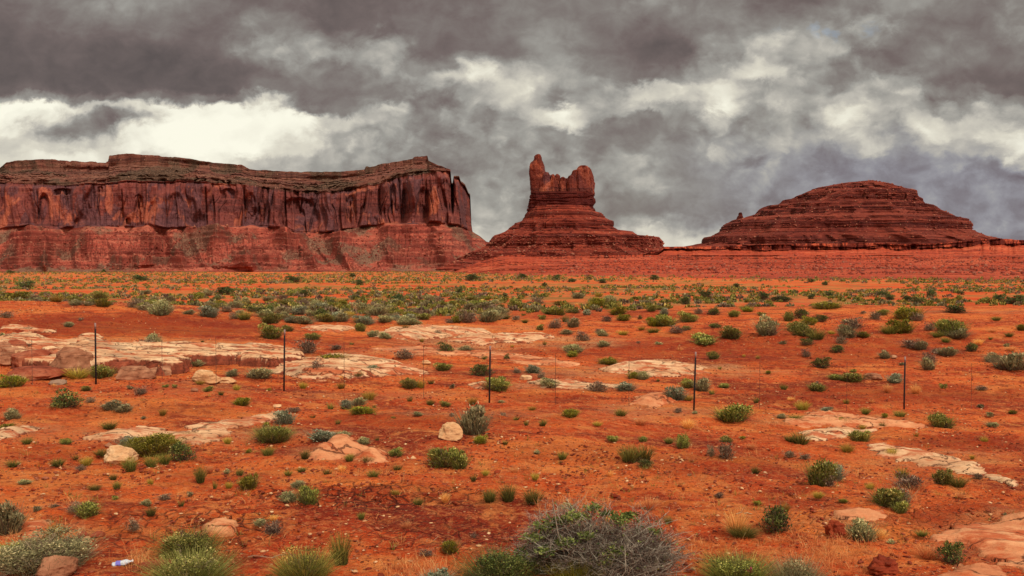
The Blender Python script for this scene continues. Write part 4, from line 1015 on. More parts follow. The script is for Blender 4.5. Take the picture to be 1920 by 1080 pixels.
def unit(v): return v / np.maximum(np.linalg.norm(v, axis=-1, keepdims=True), 1e-9)
def blades(rs, n, spread=0.5, hmin=0.5, hmax=1.0, w=0.014, base=0.22, curl=0.5, segs=3, tone=(0, 1), lean=0.9):
    a = rs.uniform(0, 2 * pi, n); br = base * np.sqrt(rs.rand(n))
    bx, by = br * np.cos(a), br * np.sin(a)
    d = a + rs.normal(0, 0.5, n); out = spread * np.clip((br / base) ** 0.8 * lean + rs.normal(0, 0.22, n), -0.3, 1.3)
    h = rs.uniform(hmin, hmax, n) * (1 - 0.25 * (br / base))
    wd = rs.uniform(0, pi, n); wx, wy = np.cos(wd), np.sin(wd)
    P = []
    for i in range(segs + 1):
        t = i / segs
        px = bx + np.cos(d) * out * (t ** (1 + curl)); py = by + np.sin(d) * out * (t ** (1 + curl))
        pz = h * (t - 0.22 * curl * t * t)
        ww = w * (1 - 0.75 * t) / 2
        P.append(np.stack([px - wx * ww, py - wy * ww, pz], -1)); P.append(np.stack([px + wx * ww, py + wy * ww, pz], -1))
    V = np.stack(P, 1).reshape(-1, 3); k = 2 * (segs + 1)
    f = np.array([[2 * i, 2 * i + 1, 2 * i + 3, 2 * i + 2] for i in range(segs)])
    F = (np.arange(n)[:, None, None] * k + f[None]).reshape(-1, 4)
    tn = rs.uniform(tone[0], tone[1], n)
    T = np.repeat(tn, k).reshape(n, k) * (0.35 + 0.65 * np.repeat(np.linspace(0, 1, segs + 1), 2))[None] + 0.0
    return V, F, T.ravel()
def lobes(rs, k, flat=1.0):
    L = [(rs.uniform(-.05, .05), rs.uniform(-.05, .05), 0.36, 0.34)]
    for _ in range(k):
        a = rs.uniform(0, 2 * pi); r = rs.uniform(0.14, 0.40)
        L.append((r * cos(a), r * sin(a), rs.uniform(0.20, 0.74), rs.uniform(0.10, 0.26)))
    return np.array(L)
def leaves(rs, L, n, size=0.04, el=2.0, up=0.7, tone=(0, 1), shell=0.3):
    wgt = L[:, 3] ** 2; i = rs.choice(len(L), n, p=wgt / wgt.sum())
    d = unit(rs.normal(size=(n, 3)) * [1, 1, 0.9]); d[:, 2] = np.where(rs.rand(n) < 0.7, np.abs(d[:, 2]), d[:, 2])
    rad = L[i, 3] * (1 - shell * rs.rand(n) ** 1.6) * (1 + 0.20 * rs.normal(size=n))
    c = L[i, :3] + d * rad[:, None] * [1, 1, 1.05]
    c[:, 2] = np.maximum(c[:, 2], 0.03 * rs.rand(n))
    ax = unit(d * 0.7 + [0, 0, up] + rs.normal(size=(n, 3)) * 0.45)
    sd = unit(np.cross(ax, rs.normal(size=(n, 3))))
    s = size * rs.uniform(0.6, 1.4, (n, 1)); a2 = ax * s * el / 2; s2 = sd * s / 2
    V = np.stack([c - a2 - s2 * .4, c - a2 * .1 + s2, c + a2, c - a2 * .1 - s2], 1).reshape(-1, 3)
    F = np.arange(4 * n).reshape(n, 4)
    lob = rs.uniform(-0.18, 0.18, len(L))
    T = np.clip(rs.uniform(tone[0], tone[1], n) + lob[i], 0, 1)
    return V, F, np.repeat(T, 4)
def tubes(P0, P1, P2, r0, r1, tone, rs):
    """three-sided tapered twigs through three points each"""
    n = len(P0); rings = []
    for P, r in ((P0, r0), (P1, (np.asarray(r0) + r1) / 2), (P2, np.asarray(r1))):
        ax = unit(P2 - P0); u = unit(np.cross(ax, [0.31, 0.92, 0.2])); v = np.cross(ax, u)
        r = np.broadcast_to(np.asarray(r, float), (n,))[:, None]
        for k in range(3):
            a = 2 * pi * k / 3; rings.append(P + (u * cos(a) + v * sin(a)) * r)
    V = np.stack(rings, 1).reshape(-1, 3)
    f = np.array([[3 * j + k, 3 * j + (k + 1) % 3, 3 * (j + 1) + (k + 1) % 3, 3 * (j + 1) + k] for j in range(2) for k in range(3)])
    F = (np.arange(n)[:, None, None] * 9 + f[None]).reshape(-1, 4)
    return V, F, np.repeat(rs.uniform(tone[0], tone[1], n), 9)
def twigs(rs, A, n1, n2, rad=0.46, height=0.85, r=0.010, tone=(0, 1), sub=1, up=0.0):
    a = rs.uniform(0, 2 * pi, n1); e = np.arccos(rs.uniform(0.05, 1, n1)); q = rs.uniform(0.6, 1.0, n1)
    tip = np.stack([np.cos(a) * np.sin(e) * rad * q, np.sin(a) * np.sin(e) * rad * q, (np.cos(e) + 0.10 + up) * height * q / (1.1 + up)], -1)
    p0 = np.stack([rs.normal(0, 0.03, n1), rs.normal(0, 0.03, n1), np.zeros(n1)], -1)
    mid = (p0 + tip) / 2 + rs.normal(0, 0.05, (n1, 3)) * [1, 1, .6]; mid[:, 2] = np.abs(mid[:, 2])
    A.add(*tubes(p0, mid, tip, r, r * 0.4, tone, rs))
    src = (mid, tip, 0.2)
    for lv in range(sub):
        m = n2 * (3 ** lv); i = rs.randint(0, len(src[0]), m); t = rs.uniform(0, 1, (m, 1))
        b = src[0][i] * (1 - t) + src[1][i] * t
        d = unit(unit(src[1][i] - src[0][i]) * 0.7 + rs.normal(size=(m, 3)) * 0.6 + [0, 0, 0.25]) * rs.uniform(0.08, src[2], (m, 1))
        e2 = b + d; e2[:, 2] = np.maximum(e2[:, 2], 0.02); mm = (b + e2) / 2 + rs.normal(0, 0.012, (m, 3))
        A.add(*tubes(b, mm, e2, r * 0.5 / (lv + 1), r * 0.25 / (lv + 1), tone, rs))
        src = (b, e2, 0.12)
    return src[1]

# kind: (object name, category, foliage material, stem material, colour words)
KIND = {
 'G': ('green_shrub', 'shrub', GREEN, TWIG, ['rounded green', 'fine-leaved green']),
 'K': ('green_shrub', 'shrub', DKGREEN, TWIG, ['dark green', 'dense dark green']),
 'L': ('green_shrub', 'shrub', YGREEN, TWIG, ['bright yellow-green', 'vivid yellow-green']),
 'S': ('sagebrush', 'sagebrush', SAGE, TWIG, ['grey-green', 'dusty grey-green']),
 'B': ('sagebrush', 'sagebrush', BLUE, TWIG, ['blue-grey', 'pale blue-grey']),
 'D': ('dry_shrub', 'dry shrub', DEAD, GTWIG, ['purple-brown twiggy', 'bare brown twiggy']),
 'T': ('grass_tuft', 'grass tuft', TUFT, None, ['olive', 'olive-green']),
 'Y': ('grass_tuft', 'grass tuft', YTUFT, None, ['yellowish', 'pale yellow']),
 'O': ('grass_tuft', 'grass tuft', STRAW, None, ['straw-coloured', 'dry orange']),
 'J': ('juniper', 'juniper', JUNI, TWIG, ['dark', 'blackish green']),
}
LIB = {}
def lib(kind, lod, var):
    """unit plant (about 1 wide, 1 high): list of (part name, mesh, material)"""
    key = (kind, lod, var)
    if key in LIB: return LIB[key]
    rs = np.random.RandomState(sum(ord(c) for c in kind) * 31 + lod * 7 + var)
    nm, cat, fm, sm, _ = KIND[kind]; out = []
    if kind in 'TYO':
        A = Acc(); n = (70, 260, 900)[lod]; w = (0.05, 0.022, 0.010)[lod]
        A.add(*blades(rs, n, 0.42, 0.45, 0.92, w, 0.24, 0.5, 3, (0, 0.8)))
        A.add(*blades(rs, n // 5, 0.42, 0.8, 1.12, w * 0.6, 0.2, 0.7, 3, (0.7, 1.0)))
        me = A.mesh('tuft'); me.materials.append(fm); out = [(None, me)]
    else:
        A = Acc(); L = lobes(rs, 5 + var % 3); n = (240, 1100, 4200)[lod]; s = (0.085, 0.045, 0.024)[lod]
        if kind == 'D': n = int(n * 0.35)
        if kind in 'GL': A.add(*blades(rs, n // 4, 0.46, 0.5, 1.0, s * 0.35, 0.32, 0.15, 2, (0.1, 1)))
        if kind in 'SB': A.add(*blades(rs, n // 5, 0.46, 0.5, 0.98, s * 0.4, 0.34, 0.1, 2, (0.3, 1)))
        A.add(*leaves(rs, L, n, s, 2.2 if kind != 'K' else 1.4, 0.8, (0.0, 0.95)))
        # the lower skirt down to the sand
        A.add(*leaves(rs, np.array([[0, 0, 0.12, 0.40], [0.15, 0.1, 0.1, 0.3], [-0.15, -0.1, 0.1, 0.3]]), n // 4, s, 2.0, 0.6, (0, 0.6)))
        me = A.mesh('foliage'); me.materials.append(fm); out.append(('foliage', me))
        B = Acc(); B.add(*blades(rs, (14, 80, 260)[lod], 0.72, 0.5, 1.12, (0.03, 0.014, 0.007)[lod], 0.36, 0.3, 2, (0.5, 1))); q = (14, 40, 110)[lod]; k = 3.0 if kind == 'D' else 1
        twigs(rs, B, int(q * (1.6 if kind == 'D' else 1)), int(q * 3 * k), 0.47, 0.92, (0.020, 0.011, 0.006)[lod] * (1.1 if kind == 'D' else 1), (0, 1), 1 + (lod > 1))
        me = B.mesh('stems'); me.materials.append(sm); out.append(('stems', me))
    LIB[key] = out
    return out

PL = []     # every individual plant: dict
prs = np.random.RandomState(99)
def plant(kind, px, py, w, h, label=None, group=None, lod=None):
    p, D = hit(px, py); m = D / F_PX
    W, H = w * m * 1.14, h * m * 1.08
    lod = (0 if w < 15 else (1 if w < 60 else 2)) if lod is None else lod
    parts = lib(kind, lod, int(prs.randint(0, 4 if lod < 2 else 2)))
    nm, cat = KIND[kind][0], KIND[kind][1]
    y = p[1] + W * 0.30; x = p[0] * y / p[1]
    if parts[0][0] is None:
        o = bpy.data.objects.new(nm, parts[0][1]); COL.objects.link(o)
    else:
        o = bpy.data.objects.new(nm, None); COL.objects.link(o); o.empty_display_size = 0.1
        for pn, me in parts:
            c = bpy.data.objects.new(pn, me); COL.objects.link(c); c.parent = o
    o.location = (x, y, float(ground(x, y)) - 0.02 * H); o.rotation_euler = (0, 0, prs.uniform(0, 2 * pi))
    o.scale = (W * prs.uniform(.92, 1.12), W * prs.uniform(.8, 1.1), H * 1.04)
    o.rotation_euler = (prs.uniform(-.08, .08), prs.uniform(-.08, .08), prs.uniform(0, 2 * pi))
    PL.append(dict(o=o, k=kind, cat=cat, px=px, py=py, w=w, h=h, label=label, group=group))
    return o
PTXT = '''
L 30 561 38 14;Y 105 567 34 16;S 142 573 22 10;S 165 574 16 8;L 192 576 28 18;D 10 597 26 14;S 300 592 40 26;D 250 578 26 18;D 275 583 26 16;D 152 601 10 6;S 128 613 15 11
D 268 657 40 22;S 288 650 30 24;L 20 727 46 26;Y 145 713 48 24;G 192 710 38 24;K 123 766 54 30;D 170 755 18 10;S 212 770 34 16;S 232 774 28 14;Y 305 780 16 16;S 25 788 28 20;L 10 806 26 10;T 205 806 30 18;L 453 761 28 16;D 265 740 28 13;G 310 727 12 6;G 327 727 10 6;G 390 735 18 10;S 245 730 14 6;Y 375 722 18 10;S 435 707 20 14;S 485 712 46 22;S 365 688 26 12;S 4 634 10 10;D 50 655 22 10
G 508 636 42 26;G 540 622 20 12;G 586 638 26 14;D 575 664 34 28;D 547 668 30 14;L 622 684 56 22;D 597 704 28 28;D 630 656 22 9;D 757 675 34 20;B 693 702 26 18;T 673 709 18 15;K 835 662 30 18;S 871 660 26 10;G 831 696 34 14;Y 640 729 16 15;Y 692 751 26 22;G 768 731 34 22;Y 788 729 20 20;T 808 721 14 12;T 768 755 14 17;K 905 706 46 24;G 932 734 40 28;S 848 728 12 8;K 950 676 13 13;T 908 675 14 10;Y 886 759 20 17;B 650 768 22 20;S 672 762 26 16;L 680 779 46 18;T 620 768 14 17;T 702 766 10 9
B 533 797 32 26;D 552 773 24 10;G 512 832 64 34;S 887 815 52 54;D 943 783 13 10;D 847 783 12 10;G 676 622 20 18;S 700 632 22 14;T 760 620 16 14;S 722 636 22 12;D 820 630 16 11
G 968 579 26 18;S 1003 585 16 14;G 1033 590 26 14;L 1052 573 30 10;K 1080 588 16 10;B 1100 591 14 12;L 1120 575 36 20;S 1116 582 14 12;D 968 601 18 10;T 984 606 16 10;G 1016 599 14 8;T 1060 605 18 16;D 1040 617 26 18;S 1075 614 24 18;G 1013 620 14 12;D 1137 603 18 12;L 1168 602 24 12;K 1200 599 12 8;G 1248 613 40 22;L 1228 613 30 18;T 1225 625 26 13;B 1246 592 16 14;G 1290 605 34 18;D 1268 626 26 16;G 1287 620 18 10;D 1309 589 16 12;K 1338 591 24 16;D 1125 624 20 8;S 1130 631 18 12;Y 1168 628 20 10;S 1062 628 22 10;D 1093 640 26 18;S 1133 651 22 11
S 1076 662 34 18;L 1073 669 22 12;L 1140 685 34 14;L 1188 711 22 16;S 1206 712 24 14;B 1000 700 24 16;D 970 700 16 10;S 1030 728 34 18;D 1014 710 16 12;D 1120 736 40 22;B 1174 734 34 16;B 1268 752 34 28;G 1291 728 24 19;Y 1290 752 22 14;S 1316 734 28 24;T 1335 741 14 14;G 1358 728 18 9;G 1338 674 20 14;G 1320 648 40 17;G 1370 637 34 22;K 1342 616 22 12;G 1375 595 18 12;S 1437 630 42 34;G 1372 794 58 32;T 1418 756 14 14;L 1070 783 28 18;T 1164 782 28 18;O 1200 797 26 15;T 1018 799 16 16;O 1290 805 26 24;T 968 788 14 9;Y 1120 799 20 10;S 1235 648 14 7
D 1448 630 22 24;K 1500 598 30 24;G 1497 622 34 20;G 1507 632 40 22;T 1531 638 34 24;L 1516 610 26 18;K 1536 605 26 18;G 1478 603 16 18;L 1550 580 46 14;K 1513 649 24 14;D 1600 618 34 24;S 1588 634 34 24;D 1578 645 20 16;L 1617 633 24 12;K 1569 662 26 18;D 1640 600 22 17;G 1653 592 18 11;L 1703 601 46 28;D 1720 603 28 18;T 1668 628 42 20;L 1690 626 40 28;D 1708 655 34 20;S 1727 657 20 20;D 1742 621 20 16;G 1783 632 52 36;S 1796 637 36 18;T 1758 634 26 14;T 1773 643 18 12;K 1822 660 22 20;O 1835 648 20 14;D 1743 682 28 22;S 1740 694 24 22;S 1776 669 30 16;D 1756 664 18 12;D 1512 670 20 15
K 1542 691 40 22;G 1568 713 26 12;G 1598 717 36 19;G 1532 735 32 17;D 1532 720 10 5;S 1660 673 20 15;B 1677 719 24 18;O 1664 738 18 22;O 1717 740 22 24;G 1768 729 12 9;D 1840 733 18 10;Y 1505 770 26 24;B 1549 774 18 11;O 1483 752 16 9;T 1492 790 28 12;S 1465 786 16 9;D 1540 791 18 9;L 1575 796 28 14;T 1688 783 24 16;L 1658 784 12 11;G 1767 803 44 26;S 1838 765 14 8;S 1856 782 12 10;S 1860 801 18 9;S 1896 697 58 32;S 1862 680 30 16;L 1915 620 16 14;T 1868 602 18 10;O 1860 624 20 8;T 1892 632 16 10;S 1887 651 12 8;O 1895 659 18 12;T 1857 637 12 7
T 50 834 20 17;B 246 838 36 20;L 288 858 78 38;K 343 868 48 40;T 284 877 26 30;T 308 872 26 28;T 352 824 28 15;T 24 877 28 16;T 108 875 26 18;T 142 863 14 12;T 190 857 22 18;Y 162 874 22 22;D 152 882 20 10;T 245 885 34 34;T 213 901 16 14;T 376 906 26 42;T 403 918 10 24;S 425 889 12 10;L 467 920 34 32;T 449 894 18 18;G 165 970 40 28;D 140 962 24 18;S 15 1004 50 64;Y 103 1012 32 36;D 252 997 24 24;T 340 950 12 14;S 70 960 14 12;D 310 938 22 12
T 503 856 26 22;T 572 861 22 20;B 606 830 48 22;S 640 826 30 18;S 683 834 24 12;G 742 857 24 14;T 707 828 12 12;T 655 866 20 18;T 690 868 22 14;T 565 886 20 12;T 540 892 18 12;T 700 897 24 18;T 745 884 18 16;S 567 885 14 8;G 831 878 48 40;G 862 880 36 34;L 901 833 22 18;T 948 834 14 10;T 888 903 14 18;S 543 942 26 18;G 576 948 40 38;T 918 943 34 30;T 953 942 34 42;T 1000 948 42 38;D 510 1004 32 24;O 762 994 22 20;T 640 1062 46 78;L 845 1038 30 26;D 890 1010 14 12;D 800 1045 26 12
S 1006 852 12 8;T 1055 864 20 20;G 1148 829 20 12;T 1180 868 46 40;T 1206 866 40 40;K 1208 877 26 18;T 1254 832 24 14;G 1279 842 24 26;D 1333 856 16 24;D 1362 862 28 34;O 1218 960 38 32;O 1382 1006 44 58;T 1392 1014 60 30;K 1455 1000 54 58
T 1482 830 26 16;T 1500 836 40 30;Y 1588 850 30 20;G 1612 829 36 24;G 1536 912 44 50;B 1564 900 30 34;D 1552 914 26 26;D 1480 858 22 14;D 1508 862 20 12;D 1702 916 46 28;T 1690 898 30 26;G 1664 952 48 34;D 1690 950 34 40;G 1688 963 24 22;G 1768 910 34 32;T 1796 915 34 26;S 1618 1015 46 38;O 1650 1012 24 24;T 1728 1008 24 15;K 1787 1060 46 46;O 1738 1050 44 30;S 1885 968 8 6;S 1670 1022 14 10
'''
for ent in PTXT.replace('\n', ';').split(';'):
    e = ent.split()
    if len(e) == 5: plant(e[0], *[float(v) for v in e[1:]])
for (a, b_, w, h) in [(266,527,28,12),(552,530,26,12),(420,553,28,16),(661,520,14,8),(885,527,28,13),(675,535,16,10),(980,523,18,9),(1042,526,18,10),(1071,529,15,8),(1104,525,11,6),(1130,531,16,8),(1227,525,16,9),(1022,539,14,10),
                      (20,513,12,6),(47,541,28,12),(195,511,10,6),(1285,571,16,15),(1322,560,20,15),(1432,563,20,16),(747,570,26,18),(860,554,14,14),(570,557,18,14),(947,558,12,10),(1462,566,34,12),(1555,557,14,10),(1521,561,14,10),
                      (1655,557,16,12),(1668,563,16,10),(1701,566,20,11),(1721,571,18,13),(1745,557,16,13),(1872,565,24,12),(1900,571,34,16),(1792,588,34,14),(1802,553,12,8),(1520,530,12,7),(1547,535,12,7),(1380,542,16,10)]:
    plant('J', a, b_, w, h)

# ---- the band of scrub across the middle distance: nearest ones one by one
def band():
    rs = np.random.RandomState(42); n = 0; out = []
    tries = 0
    while n < 150 and tries < 6000:
        tries += 1
        px = rs.uniform(60, 1420); py = 545 + 66 * rs.rand() ** 0.8
        lo = np.interp(px, [0, 250, 420, 520, 700, 1000, 1420], [566, 582, 602, 612, 618, 600, 585]); hi = np.interp(px, [0, 400, 900, 1420], [552, 548, 552, 562])
        if not (hi < py < lo): continue
        if px > 950 and rs.rand() < 0.75: continue
        if any(abs(px - a) < 11 and abs(py - b) < 4 for a, b, *_ in out): continue
        sz = np.interp(py, [550, 615], [14, 34]) * rs.uniform(0.6, 1.25)
        k = rs.choice(list('GGSSSDDKTYBL'), 1)[0]
        out.append((px, py, sz, k)); n += 1
        plant(str(k), px, py, sz, sz * rs.uniform(0.45, 0.68), label='band', group='scrub bushes of the dense band across the middle distance')
band()
# ---- small shrubs and tufts scattered over the right-hand ridge and open sand
def openscat():
    rs = np.random.RandomState(11)
    for _ in range(46):
        px = rs.uniform(900, 1910); py = rs.uniform(572, 640); s = np.interp(py, [570, 640], [10, 16]) * rs.uniform(.7, 1.2)
        if any(abs(px - q['px']) < (q['w'] + s) / 2 and abs(py - q['py']) < 12 for q in PL): continue
        plant(str(rs.choice(list('DSTGYO'))), px, py, s, s * rs.uniform(.45, .8))
openscat()
def sandscat():
    rs = np.random.RandomState(15); n = 0
    while n < 105:
        py = 640 + 360 * rs.rand() ** 1.3; px = rs.uniform(20, 1900); s = np.interp(py, [640, 1000], [11, 22]) * rs.uniform(.65, 1.2)
        if any(abs(px - q['px']) < (q['w'] + s) * .7 and abs(py - q['py']) < 16 for q in PL): continue
        k = str(rs.choice(list('TTYYOOGSDL'))); n += 1
        plant(k, px, py, s, s * (rs.uniform(.7, 1.1) if k in 'TYO' else rs.uniform(.4, .7)))
sandscat()

# ---- far scrub and sparse ground plants (stuff)
def scrub():
    rs = np.random.RandomState(21)
    sets = {k: Acc() for k in ('green', 'grey', 'brown', 'straw')}
    def clump(x, y, w, h, key, n):
        z = float(ground(x, y)); u = rs.rand(n); a = rs.uniform(0, 2 * pi, n)
        d = np.stack([np.cos(a) * np.sqrt(u), np.sin(a) * np.sqrt(u), np.sqrt(1 - u) ], -1) * rs.uniform(0.55, 1.05, (n, 1))
        c = d * [w / 2, w / 2, h] * [1, 1, 0.85] + [x, y, z]
        ax = unit(d * [1, 1, 1] + [0, 0, .7] + rs.normal(size=(n, 3)) * .5); sd = unit(np.cross(ax, rs.normal(size=(n, 3))))
        s = w * rs.uniform(0.10, 0.20, (n, 1))
        V = np.stack([c - ax * s - sd * s * .2, c + sd * s * .55, c + ax * s, c - sd * s * .55], 1).reshape(-1, 3)
        sets[key].add(V, np.arange(4 * n).reshape(n, 4), np.repeat(rs.uniform(0, .9, n), 4))
    N = 19000
    for i in range(N):
        px = rs.uniform(-100, 2020); py = HORIZ + 13 + 100 * rs.rand() ** 1.7
        # dense yellow-green belts, bare orange strips between them
        f = float(fbm(np.array([px / 260.0]), np.array([py / 7.0]), 2.0, 3)[0])
        dens = 0.40 + 1.7 * f + (0.5 if 513 < py < 530 else 0)
        if py > 572: dens *= (0.9 if 230 < px < 1250 else 0.25)
        if px > 1100 and 530 < py < 560: dens += 0.1
        lo = np.interp(px, [0, 250, 420, 520, 700, 1000, 1420, 1920], [566, 582, 602, 612, 616, 598, 590, 590])
        if py < 530: dens += 0.35
        if rs.rand() > dens or py > lo: continue
        D = np.interp(py, [509, 511, 514, 518.5, 524, 538, 554, 562, 577, 592, 611], [1200, 1050, 800, 560, 400, 200, 120, 100, 75, 60, 50]) * rs.uniform(.94, 1.06)
        x = (px - 960) / F_PX * D
        if float(ground(x, D)) + 0 > CAMZ: continue
        w = rs.uniform(0.5, 1.3) * np.interp(D, [50, 200, 700], [.7, 1.0, 1.9])
        if py > 560: w *= 1.0
        elif py > 540: w *= 1.05
        if py < 534: w *= 1.45
        key = rs.choice(['green', 'grey', 'brown', 'straw'], p=[.38, .22, .14, .26])
        clump(x, D, w, w * rs.uniform(.4, .65), key, 60 if D < 110 else (26 if D < 300 else 14))
    for key, mt in (('green', GREEN), ('grey', SAGE), ('brown', DEAD), ('straw', TUFT)):
        A = sets[key]
        tag(obj('desert_scrub', A.mesh('desert_scrub'), mt), {'green': 'far green desert scrub dotting the plain', 'grey': 'far grey-green desert scrub dotting the plain', 'brown': 'far brown desert scrub dotting the plain', 'straw': 'far straw-coloured grass dotting the plain'}[key], 'scrub', kind='stuff')
scrub()
def thin_grass():
    """sparse dry blades and bits of plant litter on the near sand"""
    rs = np.random.RandomState(31); A = Acc(); B = Acc()
    for i in range(2600):
        px = rs.uniform(-60, 1980); py = 640 + 440 * rs.rand() ** 0.7
        f = float(fbm(np.array([px / 120.0]), np.array([py / 40.0]), 6.0, 3)[0])
        if rs.rand() > 0.35 + 1.5 * f: continue
        D = np.interp(py, [640, 700, 800, 1140], [36, 25, 15.5, 7.4]); x = (px - 960) / F_PX * D
        V, F, T = blades(rs, int(rs.randint(5, 14)), 0.6, 0.3, 1.0, 0.035, 0.3, 0.6, 2, (0.2, 1))
        s = rs.uniform(0.07, 0.16); (A if rs.rand() < 0.6 else B).add(V * [s, s, s * .9] + [x, D, float(ground(x, D))], F, T)
    for (cx, cy, rx, ry, n) in [(1075,955,80,20,60),(1290,800,20,6,8),(780,1075,90,22,60),(1560,1040,110,36,90),(1420,800,40,14,26),(1400,850,70,12,20),(700,890,80,16,24),(60,1030,90,30,20),(1630,880,60,18,30),(990,885,40,16,10),(260,1055,40,20,26),(1700,930,40,20,20),(1330,1040,50,20,16)]:
        for _ in range(n):
            px = rs.normal(cx, rx / 2); py = rs.normal(cy, ry / 2); p, D = hit(px, py)
            V, F, T = blades(rs, int(rs.randint(6, 16)), 0.5, 0.4, 1.0, 0.028, 0.25, 0.6, 3, (0.1, 1))
            s = rs.uniform(0.09, 0.2); A.add(V * [s, s, s * 1.1] + p, F, T)
    tag(obj('dry_grass', A.mesh('dry_grass'), STRAW), 'thin straw-coloured grass blades over the near sand', 'grass', kind='stuff')
    tag(obj('sparse_grass', B.mesh('sparse_grass'), TUFT), 'thin olive grass blades over the near sand', 'grass', kind='stuff')
thin_grass()

# ------------------------------------------------------------------ the large foreground plants
def big(name, cat, px, py, w, h, label, parts, group=None):
    p, D = hit(px, py); m = D / F_PX
    o = empty(name, (p[0], p[1] + w * m * 0.25, float(ground(p[0], p[1] + w * m * .25)) - 0.02))
    o.scale = (w * m, w * m, h * m)
    for pn, A, mt in parts: obj(pn, A.mesh(pn), mt, o)
    tag(o, label, cat, group); return o
def bigshrub(seed, nleaf, nblade, leafsize, fm, sm, blade_w=0.006, ntw=90, spread=.5, hmin=.5, el=2.2, k=7, base=.36):
    rs = np.random.RandomState(seed); A = Acc(); B = Acc()
    L = lobes(rs, k)
    if nleaf: A.add(*leaves(rs, L, nleaf, leafsize, el, .8, (0, .95), .5))
    if nblade: A.add(*blades(rs, nblade, spread, hmin, 1.02, blade_w, base, .25, 3, (0.05, 1)))
    parts = [('foliage', A, fm)]
    if ntw:
        twigs(rs, B, ntw, ntw * 4, .48, .95, .006, (0, 1), 2); parts.append(('stems', B, sm))
    return parts
def dead_bush():
    rs = np.random.RandomState(8)
    T = Acc(); tips = []
    for (ox, oy, r, hh, n) in [(0, 0, .36, .85, 110), (-.24, .02, .28, .92, 90), (.20, .0, .30, .82, 100), (-.10, -.05, .3, 1.0, 80), (.33, .03, .22, .6, 60), (-.36, 0, .18, .7, 50), (.06, -.12, .34, .62, 70)]:
        A = Acc(); t = twigs(rs, A, n, n * 6, r, hh, .0042, (0, 1), 2, .15)
        for V, F, t_ in zip(A.V, A.F, A.T):
            pass
        V = np.concatenate(A.V); F = np.concatenate(A.F); TT = np.concatenate(A.T)
        T.add(V + [ox, oy, 0], F, TT); tips.append(t + [ox, oy, 0])
    # a few long pale branches
    P0 = np.array([[.06, -.25, .02], [.0, -.2, .1], [.16, -.22, .12], [-.2, -.15, .2], [-.12, -.2, .3], [.1, -.1, .4]])
    P2 = np.array([[.12, -.28, .55], [-.36, -.2, .30], [.42, -.18, .28], [-.30, -.2, 1.02], [-.46, -.15, .55], [.46, -.1, .72]])
    T.add(*tubes(P0, (P0 + P2) / 2 + rs.normal(0, .03, (6, 3)), P2, .006, .002, (.7, .9), rs))
    G = Acc(); tips = np.concatenate(tips)
    cl = np.array([[-.42, -.1, .50, .07], [-.34, -.05, .60, .08], [-.26, -.05, .66, .07], [-.16, -.1, .74, .08], [-.04, .0, .80, .06], [.04, -.05, .76, .05], [.12, -.1, .72, .08], [.18, -.05, .74, .05], [-.48, -.1, .34, .05], [-.22, -.2, .50, .07], [.06, -.2, .40, .08], [.34, 0, .52, .05], [-.34, -.2, .40, .06], [-.10, -.2, .58, .06], [.0, -.2, .30, .08]])
    G.add(*leaves(rs, cl, 2400, .016, 1.8, .7, (0, 1), 1.0))
    sel = tips[rs.choice(len(tips), 700)]
    L2 = np.hstack([sel, np.full((len(sel), 1), .012)]); G.add(*leaves(rs, L2, 700, .012, 1.8, .7, (0, 1), .9))
    return [('branches', T, PTWIG), ('foliage', G, leaf_mat('leaf_dull_green', [(0, (46, 52, 26)), (.5, (86, 94, 42)), (1, (140, 140, 74))], K=1.25))]
big('dead_bush', 'dead bush', 1132, 1098, 322, 166, 'largest bush, a tangle of bare grey twigs with green leaf patches at the bottom edge', dead_bush())
big('grass_tuft', 'grass tuft', 1085, 1104, 100, 66, 'lush green grass tuft in front of the large dead bush', [('blades', (lambda A: (A.add(*blades(np.random.RandomState(3), 1500, .45, .5, 1.05, .008, .3, .3, 3, (.1, 1))), A)[1])(Acc()), YGREEN)])
big('green_shrub', 'shrub', 932, 1098, 128, 74, 'wide green shrub touching the left side of the large dead bush', bigshrub(4, 5200, 1500, .018, DKGREEN, TWIG))
big('sagebrush', 'sagebrush', 818, 1100, 62, 34, 'small pale blue-grey plant cut by the bottom edge left of the wide green shrub', bigshrub(5, 1400, 500, .05, BLUE, TWIG, .02, 30))
big('green_shrub', 'shrub', 1392, 1100, 112, 62, 'green shrub with one pink flower at the bottom edge right of the large dead bush', bigshrub(6, 3200, 1700, .02, GREEN, TWIG, .009, 60))
big('grass_tuft', 'grass tuft', 566, 1090, 92, 68, 'yellow-green round grass tuft at the bottom edge left of the tall olive one', bigshrub(7, 900, 2400, .02, TUFT, TWIG, .008, 60, .5, .35, base=.36))
big('grass_tuft', 'grass tuft', 348, 1104, 124, 72, 'brightest green fountain of grass at the bottom edge right of the crumpled bottle', bigshrub(9, 1800, 2300, .02, LUSH, GTWIG, .008, 60, .55, .3, base=.38))
big('green_shrub', 'shrub', 345, 1048, 112, 62, 'green shrub directly behind the brightest grass fountain', bigshrub(10, 4200, 900, .02, GREEN, TWIG, .007, 70))
big('sagebrush', 'sagebrush', 60, 1076, 190, 66, 'widest grey-green bush in the lower left corner', bigshrub(12, 8000, 700, .017, SAGE, GTWIG, .006, 190, spread=.3, k=16))
big('green_shrub', 'shrub', 26, 1052, 80, 46, 'green shrub growing out of the grey bush at the left edge', bigshrub(13, 2600, 500, .025, GREEN, TWIG, .009, 40))
big('sagebrush', 'sagebrush', 1500, 1110, 86, 74, 'pale grey-green plant with tall stalks at the bottom edge, lower right', bigshrub(14, 1500, 1400, .02, SAGE, GTWIG, .008, 50))
